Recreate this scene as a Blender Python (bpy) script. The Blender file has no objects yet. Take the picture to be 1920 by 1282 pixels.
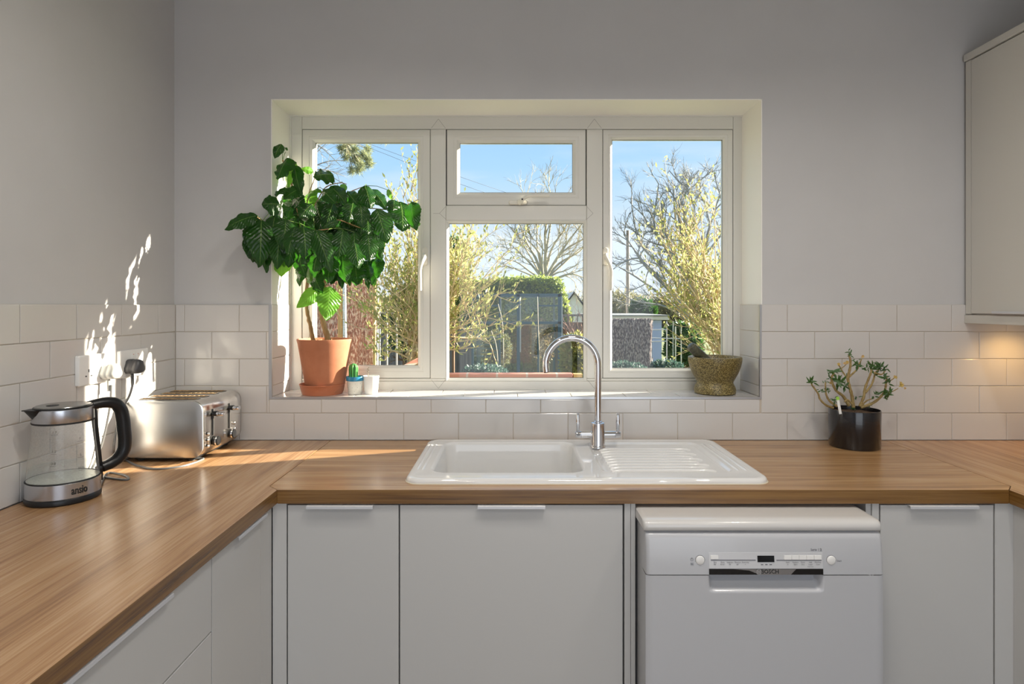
import bpy, bmesh, math, random
from mathutils import Vector, Matrix
PI = math.pi
C = bpy.context.scene.collection
sc = bpy.context.scene

# ---------------------------------------------------------------- camera, world, sun, area lights, exposure
F = 1150.0            # focal length in pixels of the 1920 wide frame
CD = 2.246            # camera to inner face of the window wall
CZ = 1.402
HX, HY = 960.0, 573.0

def P(px, py, D):     # a photo pixel at depth D from the camera -> room point
    return Vector(((px-HX)*D/F, D-CD, CZ-(py-HY)*D/F))

cam_d = bpy.data.cameras.new('camera'); cam = bpy.data.objects.new('camera', cam_d); C.objects.link(cam)
cam.location = (0, -CD, CZ); cam.rotation_euler = (PI/2, 0, 0)
cam_d.sensor_width = 36; cam_d.lens = F/1920*36
cam_d.shift_y = -(641-HY)/1920
cam_d.clip_start = .02; cam_d.clip_end = 400
sc.camera = cam
sc.view_settings.view_transform = 'Standard'; sc.view_settings.look = 'None'
sc.view_settings.exposure = 0.0; sc.view_settings.gamma = 1.0
sc.view_settings.use_curve_mapping = False
try:
    sc.cycles.max_bounces = 10; sc.cycles.diffuse_bounces = 5; sc.cycles.transparent_max_bounces = 24
    sc.cycles.use_denoising = True; sc.cycles.sample_clamp_indirect = 10.0; sc.cycles.blur_glossy = 0.0
except Exception:
    pass

w = bpy.data.worlds.new('sky'); sc.world = w; w.use_nodes = True
nt = w.node_tree; nt.nodes.clear()
def wn(t, **k):
    n = nt.nodes.new(t)
    for a, b in k.items(): setattr(n, a, b)
    return n
tc = wn('ShaderNodeTexCoord'); sep = wn('ShaderNodeSeparateXYZ'); nt.links.new(tc.outputs['Generated'], sep.inputs[0])
rmp = wn('ShaderNodeValToRGB'); nt.links.new(sep.outputs['Z'], rmp.inputs[0])
e = rmp.color_ramp.elements
e[0].position = 0.0; e[0].color = (.84, .90, .98, 1)
e[1].position = .32; e[1].color = (.34, .60, .97, 1)
q = rmp.color_ramp.elements.new(.12); q.color = (.70, .83, .98, 1)
q = rmp.color_ramp.elements.new(.22); q.color = (.43, .69, 1.0, 1)
mp = wn('ShaderNodeMapping'); nt.links.new(tc.outputs['Generated'], mp.inputs[0]); mp.inputs['Scale'].default_value = (1.2, 1.2, 7)
nz = wn('ShaderNodeTexNoise'); nt.links.new(mp.outputs[0], nz.inputs[0]); nz.inputs['Scale'].default_value = 2.2; nz.inputs['Detail'].default_value = 7
cr = wn('ShaderNodeValToRGB'); nt.links.new(nz.outputs[0], cr.inputs[0])
cr.color_ramp.elements[0].position = .42; cr.color_ramp.elements[0].color = (0, 0, 0, 1)
cr.color_ramp.elements[1].position = .72; cr.color_ramp.elements[1].color = (.7, .7, .7, 1)
mx = wn('ShaderNodeMixRGB'); nt.links.new(cr.outputs[0], mx.inputs[0]); nt.links.new(rmp.outputs[0], mx.inputs[1]); mx.inputs[2].default_value = (.88, .92, .98, 1)
bg = wn('ShaderNodeBackground'); nt.links.new(mx.outputs[0], bg.inputs[0]); bg.inputs[1].default_value = 1.15
wo = wn('ShaderNodeOutputWorld'); nt.links.new(bg.outputs[0], wo.inputs[0])

SUNV = Vector((2.98, 1.0, 1.10)).normalized()
sd = bpy.data.lights.new('sun', 'SUN'); sd.energy = 32.0; sd.angle = math.radians(.6); sd.color = (1, .88, .72)
so = bpy.data.objects.new('sun', sd); C.objects.link(so)
so.rotation_euler = SUNV.to_track_quat('Z', 'Y').to_euler(); so.location = (20, 8, 9)

def area(name, loc, rot, sx, sy, energy, col=(1, 1, 1), shape='RECTANGLE', spread=PI):
    d = bpy.data.lights.new(name, 'AREA'); d.shape = shape; d.size = sx
    if shape == 'RECTANGLE': d.size_y = sy
    d.energy = energy; d.color = col; d.spread = spread
    o = bpy.data.objects.new(name, d); C.objects.link(o); o.location = loc; o.rotation_euler = rot
    return o
ROOM_Y = -4.3; CEIL = 2.62
# unseen area light behind the camera, added to brighten the interior
area('rear_fill', (.5, ROOM_Y+.02, 1.15), (PI/2, 0, 0), 2.2, 2.1, 17, (.93, .96, 1.0))
# ceiling downlights
for i, (x, y) in enumerate([(-.45, -1.1), (1.15, -1.15), (-.45, -2.6), (1.15, -2.6)]):
    area('ceiling_downlight', (x, y, CEIL-.012), (0, 0, 0), .09, .09, 5.0, (1, .94, .85), 'DISK', math.radians(150))
# unseen overhead disc light, added to lift the side walls and cabinets
area('overhead_fill', (.35, -1.35, CEIL-.02), (0, 0, 0), .34, .34, 10, (1, .95, .89), 'DISK', math.radians(150))

# ---------------------------------------------------------------- material helpers
def M(name, col=(.8, .8, .8), rough=.5, metal=0.0, spec=.5, coat=0, trans=None, emit=None):
    m = bpy.data.materials.new(name); m.use_nodes = True
    b = m.node_tree.nodes['Principled BSDF']
    b.inputs['Base Color'].default_value = (*col, 1); b.inputs['Roughness'].default_value = rough
    b.inputs['Metallic'].default_value = metal; b.inputs['Specular IOR Level'].default_value = spec
    b.inputs['Coat Weight'].default_value = coat
    if emit: b.inputs['Emission Color'].default_value = (*emit[0], 1); b.inputs['Emission Strength'].default_value = emit[1]
    return m
class N:
    def __init__(s, m): s.m = m; s.t = m.node_tree; s.b = s.t.nodes.get('Principled BSDF'); s.out = s.t.nodes.get('Material Output')
    def n(s, t, **k):
        n = s.t.nodes.new(t)
        for a, b in k.items():
            if a in n.inputs: n.inputs[a].default_value = b
            else: setattr(n, a, b)
        return n
    def l(s, a, b): s.t.links.new(a, b)
    def coords(s, scale=(1, 1, 1), rot=(0, 0, 0), kind='Object'):
        c = s.n('ShaderNodeTexCoord'); mp = s.n('ShaderNodeMapping'); s.l(c.outputs[kind], mp.inputs[0])
        mp.inputs['Scale'].default_value = scale; mp.inputs['Rotation'].default_value = rot
        return mp.outputs[0]
    def noise(s, vec, scale, detail=4, rough=.5, dist=0):
        n = s.n('ShaderNodeTexNoise'); s.l(vec, n.inputs['Vector']); n.inputs['Scale'].default_value = scale
        n.inputs['Detail'].default_value = detail; n.inputs['Roughness'].default_value = rough; n.inputs['Distortion'].default_value = dist
        return n.outputs[0]
    def ramp(s, fac, stops):
        r = s.n('ShaderNodeValToRGB'); s.l(fac, r.inputs[0]); el = r.color_ramp.elements
        for i, (p, c) in enumerate(stops):
            if i < 2: el[i].position = p; el[i].color = (*c, 1)
            else: z = el.new(p); z.color = (*c, 1)
        return r.outputs[0]
    def bump(s, h, strength=.3, dist=.001):
        b = s.n('ShaderNodeBump'); s.l(h, b.inputs['Height']); b.inputs['Strength'].default_value = strength; b.inputs['Distance'].default_value = dist
        s.l(b.outputs[0], s.b.inputs['Normal']); return b
def noisy(name, stops, scale, rough=.6, vscale=(1, 1, 1), bump=0, bdist=.002, detail=5, spec=.5, metal=0, coat=0, dist=0):
    m = M(name, rough=rough, spec=spec, metal=metal, coat=coat); n = N(m); v = n.coords(vscale)
    f = n.noise(v, scale, detail, .6, dist); n.l(n.ramp(f, stops), n.b.inputs['Base Color'])
    if bump: n.bump(f, bump, bdist)
    return m
def leafmat(name, cols, rough=.4, trans=.35, tcol=None, spec=.5):
    m = M(name, cols[0], rough, spec=spec); n = N(m); v = n.coords()
    f = n.noise(v, 7, 2); stops = [(.35 + .3*i/(max(1, len(cols)-1)), c) for i, c in enumerate(cols)]
    n.l(n.ramp(f, stops), n.b.inputs['Base Color'])
    if trans:
        tr = n.n('ShaderNodeBsdfTranslucent'); tr.inputs[0].default_value = (*(tcol or cols[-1]), 1)
        mxx = n.n('ShaderNodeMixShader'); mxx.inputs[0].default_value = trans
        n.l(n.b.outputs[0], mxx.inputs[1]); n.l(tr.outputs[0], mxx.inputs[2]); n.l(mxx.outputs[0], n.out.inputs[0])
    return m
def thin_glass(name, tint=(1, 1, 1), refl=.9, haze=0.0, hazecol=(.8, .8, .8), rough=0.0):
    m = bpy.data.materials.new(name); m.use_nodes = True; t = m.node_tree; t.nodes.clear(); n = N(m)
    tr = n.n('ShaderNodeBsdfTransparent'); tr.inputs[0].default_value = (*tint, 1)
    gl = n.n('ShaderNodeBsdfGlossy'); gl.inputs['Roughness'].default_value = rough
    lw = n.n('ShaderNodeLayerWeight'); pw = n.n('ShaderNodeMath', operation='POWER'); n.l(lw.outputs['Facing'], pw.inputs[0]); pw.inputs[1].default_value = 5
    fr = n.n('ShaderNodeMath', operation='MULTIPLY_ADD'); n.l(pw.outputs[0], fr.inputs[0]); fr.inputs[1].default_value = .96; fr.inputs[2].default_value = .035
    mu = n.n('ShaderNodeMath', operation='MULTIPLY'); n.l(fr.outputs[0], mu.inputs[0]); mu.inputs[1].default_value = refl
    mxx = n.n('ShaderNodeMixShader'); n.l(mu.outputs[0], mxx.inputs[0]); n.l(tr.outputs[0], mxx.inputs[1]); n.l(gl.outputs[0], mxx.inputs[2])
    last = mxx.outputs[0]
    if haze:
        df = n.n('ShaderNodeBsdfDiffuse'); df.inputs[0].default_value = (*hazecol, 1)
        vz = n.noise(n.coords(), 260, 2); rr = n.ramp(vz, [(.45, (0, 0, 0)), (.75, (1, 1, 1))])
        ad = n.n('ShaderNodeMath', operation='MULTIPLY_ADD'); n.l(rr, ad.inputs[0]); ad.inputs[1].default_value = haze; ad.inputs[2].default_value = haze*.45
        m2 = n.n('ShaderNodeMixShader'); n.l(ad.outputs[0], m2.inputs[0]); n.l(last, m2.inputs[1]); n.l(df.outputs[0], m2.inputs[2]); last = m2.outputs[0]
    o = n.n('ShaderNodeOutputMaterial'); n.l(last, o.inputs[0]); return m
def wood(name, along, dark, mid, light, rough=.27, fine=1.0):
    m = M(name, rough=rough, spec=.75); n = N(m)
    sc_ = [1, 1, 1]
    for i in range(3): sc_[i] = .9 if i == along else 16
    v = n.coords(tuple(sc_)); big = n.noise(v, 1.3, 3, .5, 1.2)
    sc2 = [2.5 if i == along else 120 for i in range(3)]
    v2 = n.coords(tuple(sc2)); f2 = n.noise(v2, 1.6*fine, 5, .65, .3)
    mixv = n.n('ShaderNodeMath', operation='MULTIPLY_ADD'); n.l(f2, mixv.inputs[0]); mixv.inputs[1].default_value = .55
    mb = n.n('ShaderNodeMath', operation='MULTIPLY'); n.l(big, mb.inputs[0]); mb.inputs[1].default_value = .5; n.l(mb.outputs[0], mixv.inputs[2])
    n.l(n.ramp(mixv.outputs[0], [(.38, dark), (.52, mid), (.66, light)]), n.b.inputs['Base Color'])
    n.bump(f2, .12, .0006)
    return m

# ---------------------------------------------------------------- mesh builder and object helpers
rnd = random.Random(7)
class MB:
    def __init__(s): s.v = []; s.f = []; s.m = []; s.uv = None
    def quad(s, a, b, c, d, mi=0): i = len(s.v); s.v += [tuple(a), tuple(b), tuple(c), tuple(d)]; s.f.append((i, i+1, i+2, i+3)); s.m.append(mi)
    def face(s, pts, mi=0): i = len(s.v); s.v += [tuple(p) for p in pts]; s.f.append(tuple(range(i, i+len(pts)))); s.m.append(mi)
    def box(s, x0, x1, y0, y1, z0, z1, mi=0):
        if x0 > x1: x0, x1 = x1, x0
        if y0 > y1: y0, y1 = y1, y0
        if z0 > z1: z0, z1 = z1, z0
        i = len(s.v); s.v += [(x, y, z) for z in (z0, z1) for y in (y0, y1) for x in (x0, x1)]
        for f in ((0, 2, 3, 1), (4, 5, 7, 6), (0, 1, 5, 4), (2, 6, 7, 3), (0, 4, 6, 2), (1, 3, 7, 5)):
            s.f.append(tuple(i+k for k in f)); s.m.append(mi)
    def loft(s, rings, close=True, cap0=False, cap1=False, mi=0):
        i = len(s.v); n = len(rings[0])
        for r in rings: s.v += [tuple(p) for p in r]
        for k in range(len(rings)-1):
            for j in range(n if close else n-1):
                j2 = (j+1) % n; s.f.append((i+k*n+j, i+k*n+j2, i+(k+1)*n+j2, i+(k+1)*n+j)); s.m.append(mi)
        if cap0: s.f.append(tuple(i+j for j in reversed(range(n)))); s.m.append(mi)
        if cap1: s.f.append(tuple(i+(len(rings)-1)*n+j for j in range(n))); s.m.append(mi)
    def lathe(s, c, prof, n=48, cap0=True, cap1=True, axis='Z', mi=0):
        rings = []
        for r, h in prof:
            rg = []
            for k in range(n):
                a = 2*PI*k/n; x, y = r*math.cos(a), r*math.sin(a)
                if axis == 'Z': rg.append((c[0]+x, c[1]+y, c[2]+h))
                elif axis == 'X': rg.append((c[0]+h, c[1]+x, c[2]+y))
                else: rg.append((c[0]+x, c[1]+h, c[2]-y))
            rings.append(rg)
        s.loft(rings, True, cap0, cap1, mi)
    def tube(s, pts, rad, n=10, caps=True, mi=0, flat=1.0, up=None):
        pts = [Vector(p) for p in pts]
        if not hasattr(rad, '__len__'): rad = [rad]*len(pts)
        rings = []; ref = None
        for k, p in enumerate(pts):
            t = (pts[min(k+1, len(pts)-1)]-pts[max(k-1, 0)])
            if t.length < 1e-9: t = Vector((0, 0, 1))
            t.normalize()
            if ref is None:
                ref = Vector(up) if up else (Vector((0, 0, 1)) if abs(t.z) < .9 else Vector((1, 0, 0)))
            a = ref - t*ref.dot(t)
            if a.length < 1e-6: a = Vector((0, 1, 0)) - t*t.y
            a.normalize(); b = t.cross(a); ref = a
            rings.append([p + (a*math.cos(2*PI*j/n) + b*flat*math.sin(2*PI*j/n))*rad[k] for j in range(n)])
        s.loft(rings, True, caps, caps, mi)
    def build(s, name, mats, parent=None, smooth=False, bevel=0, seg=2, angle=40, recalc=True):
        me = bpy.data.meshes.new(name); me.from_pydata(s.v, [], s.f)
        if not isinstance(mats, (list, tuple)): mats = [mats]
        for mm in mats: me.materials.append(mm)
        if len(mats) > 1:
            for p_, k in zip(me.polygons, s.m): p_.material_index = k
        if s.uv:
            ul = me.uv_layers.new(name='uv')
            for p_ in me.polygons:
                for li in p_.loop_indices: ul.data[li].uv = s.uv[me.loops[li].vertex_index]
        if recalc:
            bm = bmesh.new(); bm.from_mesh(me); bmesh.ops.recalc_face_normals(bm, faces=bm.faces); bm.to_mesh(me); bm.free()
        if smooth:
            for p_ in me.polygons: p_.use_smooth = True
            me.set_sharp_from_angle(angle=math.radians(angle))
        me.update()
        o = bpy.data.objects.new(name, me); C.objects.link(o)
        if bevel:
            b = o.modifiers.new('edge', 'BEVEL'); b.width = bevel; b.segments = seg; b.limit_method = 'ANGLE'; b.angle_limit = math.radians(35)
            for p_ in me.polygons: p_.use_smooth = True
            me.set_sharp_from_angle(angle=math.radians(35)); b.harden_normals = False
            wn_ = o.modifiers.new('shade', 'WEIGHTED_NORMAL'); wn_.keep_sharp = False
            for e_ in me.edges: e_.use_edge_sharp = False
        if parent is not None:
            o.parent = parent; wl = WL.get(parent.name, Vector((0, 0, 0))); o.location = -wl
        WL[o.name] = Vector((0, 0, 0))
        return o
WL = {}
def thing(name, label, cat, loc=(0, 0, 0), group=None):
    o = bpy.data.objects.new(name, None); C.objects.link(o); o.location = loc; WL[o.name] = Vector(loc); o.empty_display_size = .05
    o['label'] = label; o['category'] = cat
    if group: o['group'] = group
    return o
def tag(o, label, cat, group=None, kind=None):
    o['label'] = label; o['category'] = cat
    if group: o['group'] = group
    if kind: o['kind'] = kind
    return o
def struct(o): o['kind'] = 'structure'; return o
def copy_tree(o, loc):
    r = o.copy(); C.objects.link(r); r.location = loc
    for ch in list(o.children):
        c = ch.copy(); C.objects.link(c); c.parent = r
        for g in list(ch.children):
            d = g.copy(); C.objects.link(d); d.parent = c
    return r
def rrect(x0, x1, y0, y1, r, n=6):       # rounded rectangle, list of (u, v)
    r = max(1e-5, min(r, (x1-x0)/2-1e-5, (y1-y0)/2-1e-5)); out = []
    for cx, cy, a0 in ((x1-r, y1-r, 0), (x0+r, y1-r, PI/2), (x0+r, y0+r, PI), (x1-r, y0+r, 1.5*PI)):
        for k in range(n+1): a = a0+PI/2*k/n; out.append((cx+r*math.cos(a), cy+r*math.sin(a)))
    return out
def ring_frame(mb, x0, x1, z0, z1, prof):   # mitred picture-frame ring in the XZ plane; prof = closed list of (inset, y)
    rings = [[(x0+d, y, z0+d), (x1-d, y, z0+d), (x1-d, y, z1-d), (x0+d, y, z1-d)] for d, y in prof]
    rings.append(rings[0]); mb.loft(rings)
def text_geo(txt, size, bold=0.0):
    cu = bpy.data.curves.new('t', 'FONT'); cu.body = txt; cu.size = size; cu.align_x = 'CENTER'; cu.align_y = 'CENTER'; cu.resolution_u = 2
    cu.offset = bold
    o = bpy.data.objects.new('t', cu); C.objects.link(o); bpy.context.view_layer.update()
    me = bpy.data.meshes.new_from_object(o.evaluated_get(bpy.context.evaluated_depsgraph_get()))
    vs = [tuple(v.co) for v in me.vertices]; fs = [tuple(p.vertices) for p in me.polygons]
    bpy.data.objects.remove(o); bpy.data.curves.remove(cu); bpy.data.meshes.remove(me)
    return vs, fs
def add_text(mb, txt, size, fn, mi=0, bold=0.0):      # fn maps (u, v) -> point
    vs, fs = text_geo(txt, size, bold); i = len(mb.v)
    mb.v += [tuple(fn(v[0], v[1])) for v in vs]
    for f in fs: mb.f.append(tuple(i+k for k in f)); mb.m.append(mi)
def smooth_path(pts, n=6):      # Catmull-Rom
    pts = [Vector(p) for p in pts]; q = [pts[0]*2-pts[1]]+pts+[pts[-1]*2-pts[-2]]; out = []
    for i in range(1, len(q)-2):
        for k in range(n):
            t = k/n; a, b, c, d = q[i-1], q[i], q[i+1], q[i+2]
            out.append(.5*((2*b)+(c-a)*t+(2*a-5*b+4*c-d)*t*t+(3*b-a-3*c+d)*t**3))
    out.append(pts[-1]); return out

# ---------------------------------------------------------------- materials
m_wall = noisy('wall_paint', [(.3, (.525, .52, .52)), (.7, (.555, .55, .55))], 3, .75, bump=.05, bdist=.001)
m_white_paint = M('white_paint', (.86, .84, .79), .6)
m_ceil = M('ceiling_paint', (.60, .60, .58), .8)
m_floor = noisy('floor_board', [(.3, (.30, .24, .18)), (.7, (.42, .34, .26))], 4, .5, (1, 9, 1))
m_tile = M('glazed_white_tile', (.595, .575, .555), .12, spec=.5)
m_grout = M('grout', (.52, .46, .38), .9)
m_chrome = M('chrome', (.72, .72, .74), .08, 1.0)
m_trim = M('satin_aluminium', (.55, .55, .56), .3, 1.0)
m_upvc = M('white_upvc', (.69, .68, .63), .28)
m_gap = M('dark_gap', (.03, .03, .03), .8)
m_gasket = M('black_gasket', (.02, .02, .02), .6)
m_glass = thin_glass('window_glass', (.97, .985, .98), .7)
m_handle_m = M('satin_pull', (.62, .63, .66), .4, .35)
m_door = M('painted_cabinet_door', (.50, .495, .485), .38)
m_updoor = M('bounce_lit_cabinet', (.60, .585, .54), .4)  # door paint made lighter and warmer, bounced light put into the colour
m_carc = M('cabinet_carcass', (.62, .61, .60), .5)
m_woodX = wood('walnut_laminate_long', 0, (.235, .122, .048), (.36, .20, .085), (.47, .295, .145))
m_woodY = wood('walnut_laminate_deep', 1, (.245, .125, .055), (.375, .212, .10), (.49, .315, .17))
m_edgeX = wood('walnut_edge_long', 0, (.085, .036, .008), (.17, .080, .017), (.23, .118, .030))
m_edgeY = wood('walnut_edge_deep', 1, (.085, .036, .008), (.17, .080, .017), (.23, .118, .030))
m_ceramic = M('white_ceramic', (.70, .69, .675), .06, spec=.6, coat=.3)
m_plastic = M('white_plastic', (.82, .81, .79), .3)
m_black = M('black_plastic', (.010, .010, .011), .3, spec=.4)
m_rubber = M('black_rubber', (.012, .012, .012), .6)
m_cable = M('grey_cable', (.12, .12, .12), .4)
def steel(name, along, rough=.27, col=(.63, .61, .585)):
    m = M(name, col, rough, 1.0); n = N(m); s_ = [2 if i == along else 160 for i in range(3)]
    f = n.noise(n.coords(tuple(s_)), 3, 3); n.bump(f, .05, .0002)
    g = n.noise(n.coords(), 14, 4)
    rr = n.n('ShaderNodeMapRange'); n.l(g, rr.inputs[0]); rr.inputs[1].default_value = .3; rr.inputs[2].default_value = .7
    rr.inputs[3].default_value = rough-.02; rr.inputs[4].default_value = rough+.03; n.l(rr.outputs[0], n.b.inputs['Roughness'])
    return m
m_steelX = steel('brushed_steel', 0, .3, (.60, .60, .595)); m_steelZ = steel('brushed_steel_band', 0, .24, (.54, .56, .60))
# ---------------------------------------------------------------- room shell
XL, XR = -1.240, 1.956
OX0, OX1, OZ0, OZ1 = -.884, .918, 1.062, 2.160     # window opening in the wall
WT = .235
mb = MB()
for a in ((XL-.12, OX0, 0, CEIL), (OX1, XR+.12, 0, CEIL), (OX0, OX1, 0, OZ0-.002), (OX0, OX1, OZ1, CEIL)):
    mb.box(a[0], a[1], .006, WT, a[2], a[3])
wall_back = struct(mb.build('wall_back', m_wall))
mb = MB(); mb.box(XL-.12, XL, ROOM_Y, .006, 0, CEIL); struct(mb.build('wall_left', m_wall))
mb = MB(); mb.box(XR, XR+.12, ROOM_Y, .006, 0, CEIL); struct(mb.build('wall_right', m_wall))
mb = MB(); mb.box(XL-.12, -.6, ROOM_Y-.12, ROOM_Y, 0, CEIL); mb.box(1.6, XR+.12, ROOM_Y-.12, ROOM_Y, 0, CEIL); mb.box(-.6, 1.6, ROOM_Y-.12, ROOM_Y, 2.2, CEIL)
struct(mb.build('wall_front', m_wall))
mb = MB(); mb.box(XL-.12, XR+.12, ROOM_Y-.12, WT, CEIL, CEIL+.1); struct(mb.build('ceiling', m_ceil))
mb = MB(); mb.box(XL-.12, XR+.12, ROOM_Y-.12, WT, -.1, 0); struct(mb.build('floor', m_floor))

# white painted plaster reveal round the upper part of the opening
mb = MB()
mb.box(OX0-.0005, OX0+.003, .0055, .195, 1.406, OZ1); mb.box(OX1-.003, OX1+.0005, .0055, .195, 1.406, OZ1)
mb.box(OX0, OX1, .0055, .195, OZ1-.003, OZ1+.0005)
mb.build('reveal_plaster', m_white_paint, wall_back)

# ---- tiles as real glazed tiles set in grout
GR = .0011
def tile(mb, u0, u1, v0, v1, fn, t=.0015, jit=.00014):
    if u1-u0 < .006 or v1-v0 < .006: return
    u0 += GR; u1 -= GR; v0 += GR; v1 -= GR; b = .0014
    c = [rnd.gauss(0, jit) for _ in range(4)]
    outer = [(u0, v0), (u1, v0), (u1, v1), (u0, v1)]; inner = [(u0+b, v0+b), (u1-b, v0+b), (u1-b, v1-b), (u0+b, v1-b)]
    r0 = [fn(u, v, -.004) for u, v in outer]; r1 = [fn(u, v, c[k]-.0008) for k, (u, v) in enumerate(outer)]
    r2 = [fn(u, v, c[k]) for k, (u, v) in enumerate(inner)]
    mb.loft([r0, r1, r2], True, False, True)
TH = .0992; TW = .2006; T0 = .91
def rows(mb, ua, ub, phase, fn, segs=None, nrow=5):
    for r in range(nrow):
        v0 = T0+r*TH; v1 = v0+TH; ph = phase+(TW/2 if r % 2 else 0)
        k0 = math.floor((ua-ph)/TW)-1; k1 = math.ceil((ub-ph)/TW)+1
        for k in range(k0, k1):
            a, b = ph+k*TW, ph+(k+1)*TW
            for (s0, s1, w0, w1) in (segs(r) if segs else [(ua, ub, v0, v1)]):
                tile(mb, max(a, s0), min(b, s1), w0, w1, fn)
def bsegs(r):
    v0 = T0+r*TH; v1 = v0+TH
    if r == 0: return [(XL+.008, XR, v0, v1)]
    if r == 1: return [(XL+.008, -.889, v0, v1), (.906+.006, XR, v0, v1), (-.889, .912, v0, 1.060)]
    return [(XL+.008, -.889, v0, v1), (.912, XR, v0, v1)]
mb = MB(); rows(mb, XL, XR, .205, lambda u, v, n: (u, -.002-n, v), bsegs); mb.build('tile_splashback', m_tile, wall_back)
mb = MB(); mb.box(XL, -.887, .0005, .0065, .91, 1.4055); mb.box(.911, XR, .0005, .0065, .91, 1.4055); mb.box(-.887, .911, .0005, .0065, .91, 1.060)
mb.build('grout', m_grout, wall_back)
wl_ = bpy.data.objects['wall_left']
mb = MB(); rows(mb, -2.9, -.001, -.108, lambda u, v, n: (XL+.008+n, u, v)); mb.build('tile_splashback', m_tile, wl_)
mb = MB(); mb.box(XL-.001, XL+.0055, -2.9, 0, .91, 1.4055); mb.build('grout', m_grout, wl_)
# sill tiles and the tiled lower reveals
m_sill = M('glazed_sill_tile', (.61, .59, .57), .06, spec=.9)
SILL = 1.068
mb = MB()
for row, (ya, yb, ph) in enumerate(((.003, .100, .02), (.100, .196, -.07))):
    k = -6
    while k < 8:
        tile(mb, max(ph+k*TW, -.882), min(ph+(k+1)*TW, .908), ya, yb, lambda u, v, n: (u, v, SILL+n), jit=.00016); k += 1
mb.build('sill_tiles', m_sill, wall_back)
mb = MB()
for r in range(1, 5):
    v0, v1 = max(T0+r*TH, SILL), T0+(r+1)*TH
    tile(mb, .003, .196, v0, v1, lambda u, v, n: (-.879+n, u, v)); tile(mb, .003, .196, v0, v1, lambda u, v, n: (.907-n, u, v))
mb.build('reveal_tiles', m_tile, wall_back)
mb = MB(); mb.box(-.885, .913, .002, .196, 1.0595, 1.0645); mb.box(-.8845, -.8815, .002, .196, 1.064, 1.404); mb.box(.909, .9175, .002, .196, 1.064, 1.404)
mb.box(-.884, -.88, .004, .195, 1.4035, 1.4065); mb.box(.908, .917, .004, .195, 1.4035, 1.4065)
mb.build('grout', m_grout, wall_back)
mb = MB(); mb.box(-.889, .913, -.0032, .004, 1.0605, 1.0685)
mb.box(-.889, -.8785, -.0032, .004, 1.0685, 1.406); mb.box(.9060, .9130, -.0032, .004, 1.0685, 1.406)
mb.build('metal_tile_trim', m_trim, wall_back)

# ---------------------------------------------------------------- window
def fx(px, D=2.441): return (px-HX)*D/F
def fz(py, D=2.441): return CZ-(py-HY)*D/F
win = bpy.data.objects.new('window_1', None); C.objects.link(win); win.location = (0, .2, 1.07); WL[win.name] = Vector(win.location); win['kind'] = 'structure'
Y0, Y1 = .195, .232
mb = MB()
for (a, b, c, d) in ((543, 566, 214, 733), (1375, 1398, 214, 733)): mb.box(fx(a), fx(b), Y0, Y1, fz(d), fz(c))
for (a, b, c, d) in ((566, 1375, 214, 242), (566, 1375, 714.5, 733), (566, 836, 709.5, 714.5), (1100, 1375, 709.5, 714.5), (807, 836, 242, 709.5), (1100, 1130, 242, 709.5), (836, 1100, 385, 413)): mb.box(fx(a), fx(b), Y0, Y1, fz(d), fz(c))
mb.build('window_frame', m_upvc, win, bevel=.0035, seg=2)
# slightly proud plastic trim between reveal and frame, and welded joint lines
mb = MB()
mb.box(fx(538), fx(547), .188, .196, fz(731), fz(210)); mb.box(fx(1394), fx(1403), .188, .196, fz(731), fz(210)); mb.box(fx(547), fx(1394), .188, .196, fz(219), fz(211))
mb.build('cover_trim', m_upvc, win, bevel=.001)
mb = MB()
def seam(x0, y0, x1, y1, mb=mb, w_=.0007):
    a = Vector((fx(x0), Y0-.0003, fz(y0))); b = Vector((fx(x1), Y0-.0003, fz(y1))); t = (b-a).normalized(); s_ = Vector((-t.z, 0, t.x))*w_
    mb.quad(a-s_, b-s_, b+s_, a+s_)
for (cx) in (822, 1114.5):
    seam(cx, 223, cx-13, 240); seam(cx, 223, cx+13, 240); seam(cx, 728, cx-13, 712); seam(cx, 728, cx+13, 712)
seam(824, 400, 836, 387); seam(824, 400, 836, 411); seam(1112, 400, 1100, 387); seam(1112, 400, 1100, 411); seam(812, 400, 824, 400)
mb.build('weld_seam', M('seam_grey', (.35, .34, .31), .6), win)
def sash(x0, x1, y0, y1, gx0, gx1, gy0, gy1):
    g = .0018; mb = MB(); X0, X1, Z0, Z1 = fx(x0)+g, fx(x1)-g, fz(y1)+g, fz(y0)-g
    ins = fx(gx0)-X0
    ring_frame(mb, X0, X1, Z0, Z1, [(0, .1985), (.001, .1975), (ins*.52, .1975), (ins*.54, .1990), (ins*.60, .1990), (ins*.62, .1982), (ins*.78, .1984), (ins-.001, .2065), (ins, .2075), (ins, .214), (ins, .226), (0, .226)])
    s_ = mb.build('sash', m_upvc, win, smooth=True, angle=20)
    mb = MB(); a = ins-.001
    ring_frame(mb, X0, X1, Z0, Z1, [(a, .2085), (a+.0022, .2085), (a+.0022, .211), (a, .211)]); mb.build('gasket', m_gasket, s_)
    mb = MB(); mb.box(X0+ins-.002, X1-ins+.002, .2105, .2135, Z0+ins-.002, Z1-ins+.002); mb.build('window_pane', m_glass, s_)
    return s_
mb = MB()   # dark seals in the gap round each opening sash
for (a, b, c, d) in ((566, 807, 242, 709.5), (836, 1100, 242, 385), (1130, 1375, 242, 709.5)):
    ring_frame(mb, fx(a)+.0002, fx(b)-.0002, fz(d)+.0002, fz(c)-.0002, [(0, .2), (.004, .2), (.004, .228), (0, .228)])
mb.build('seal', m_gap, win)
s1 = sash(566, 807, 242, 709.5, 590, 789, 265, 689)
s2 = sash(837, 1099, 242, 385, 862, 1075, 265, 366)
s3 = sash(1130, 1375, 242, 709.5, 1148.5, 1349, 265, 689)
mb = MB(); X0, X1, Z0, Z1 = fx(836), fx(1100), fz(714.5), fz(413)
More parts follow.
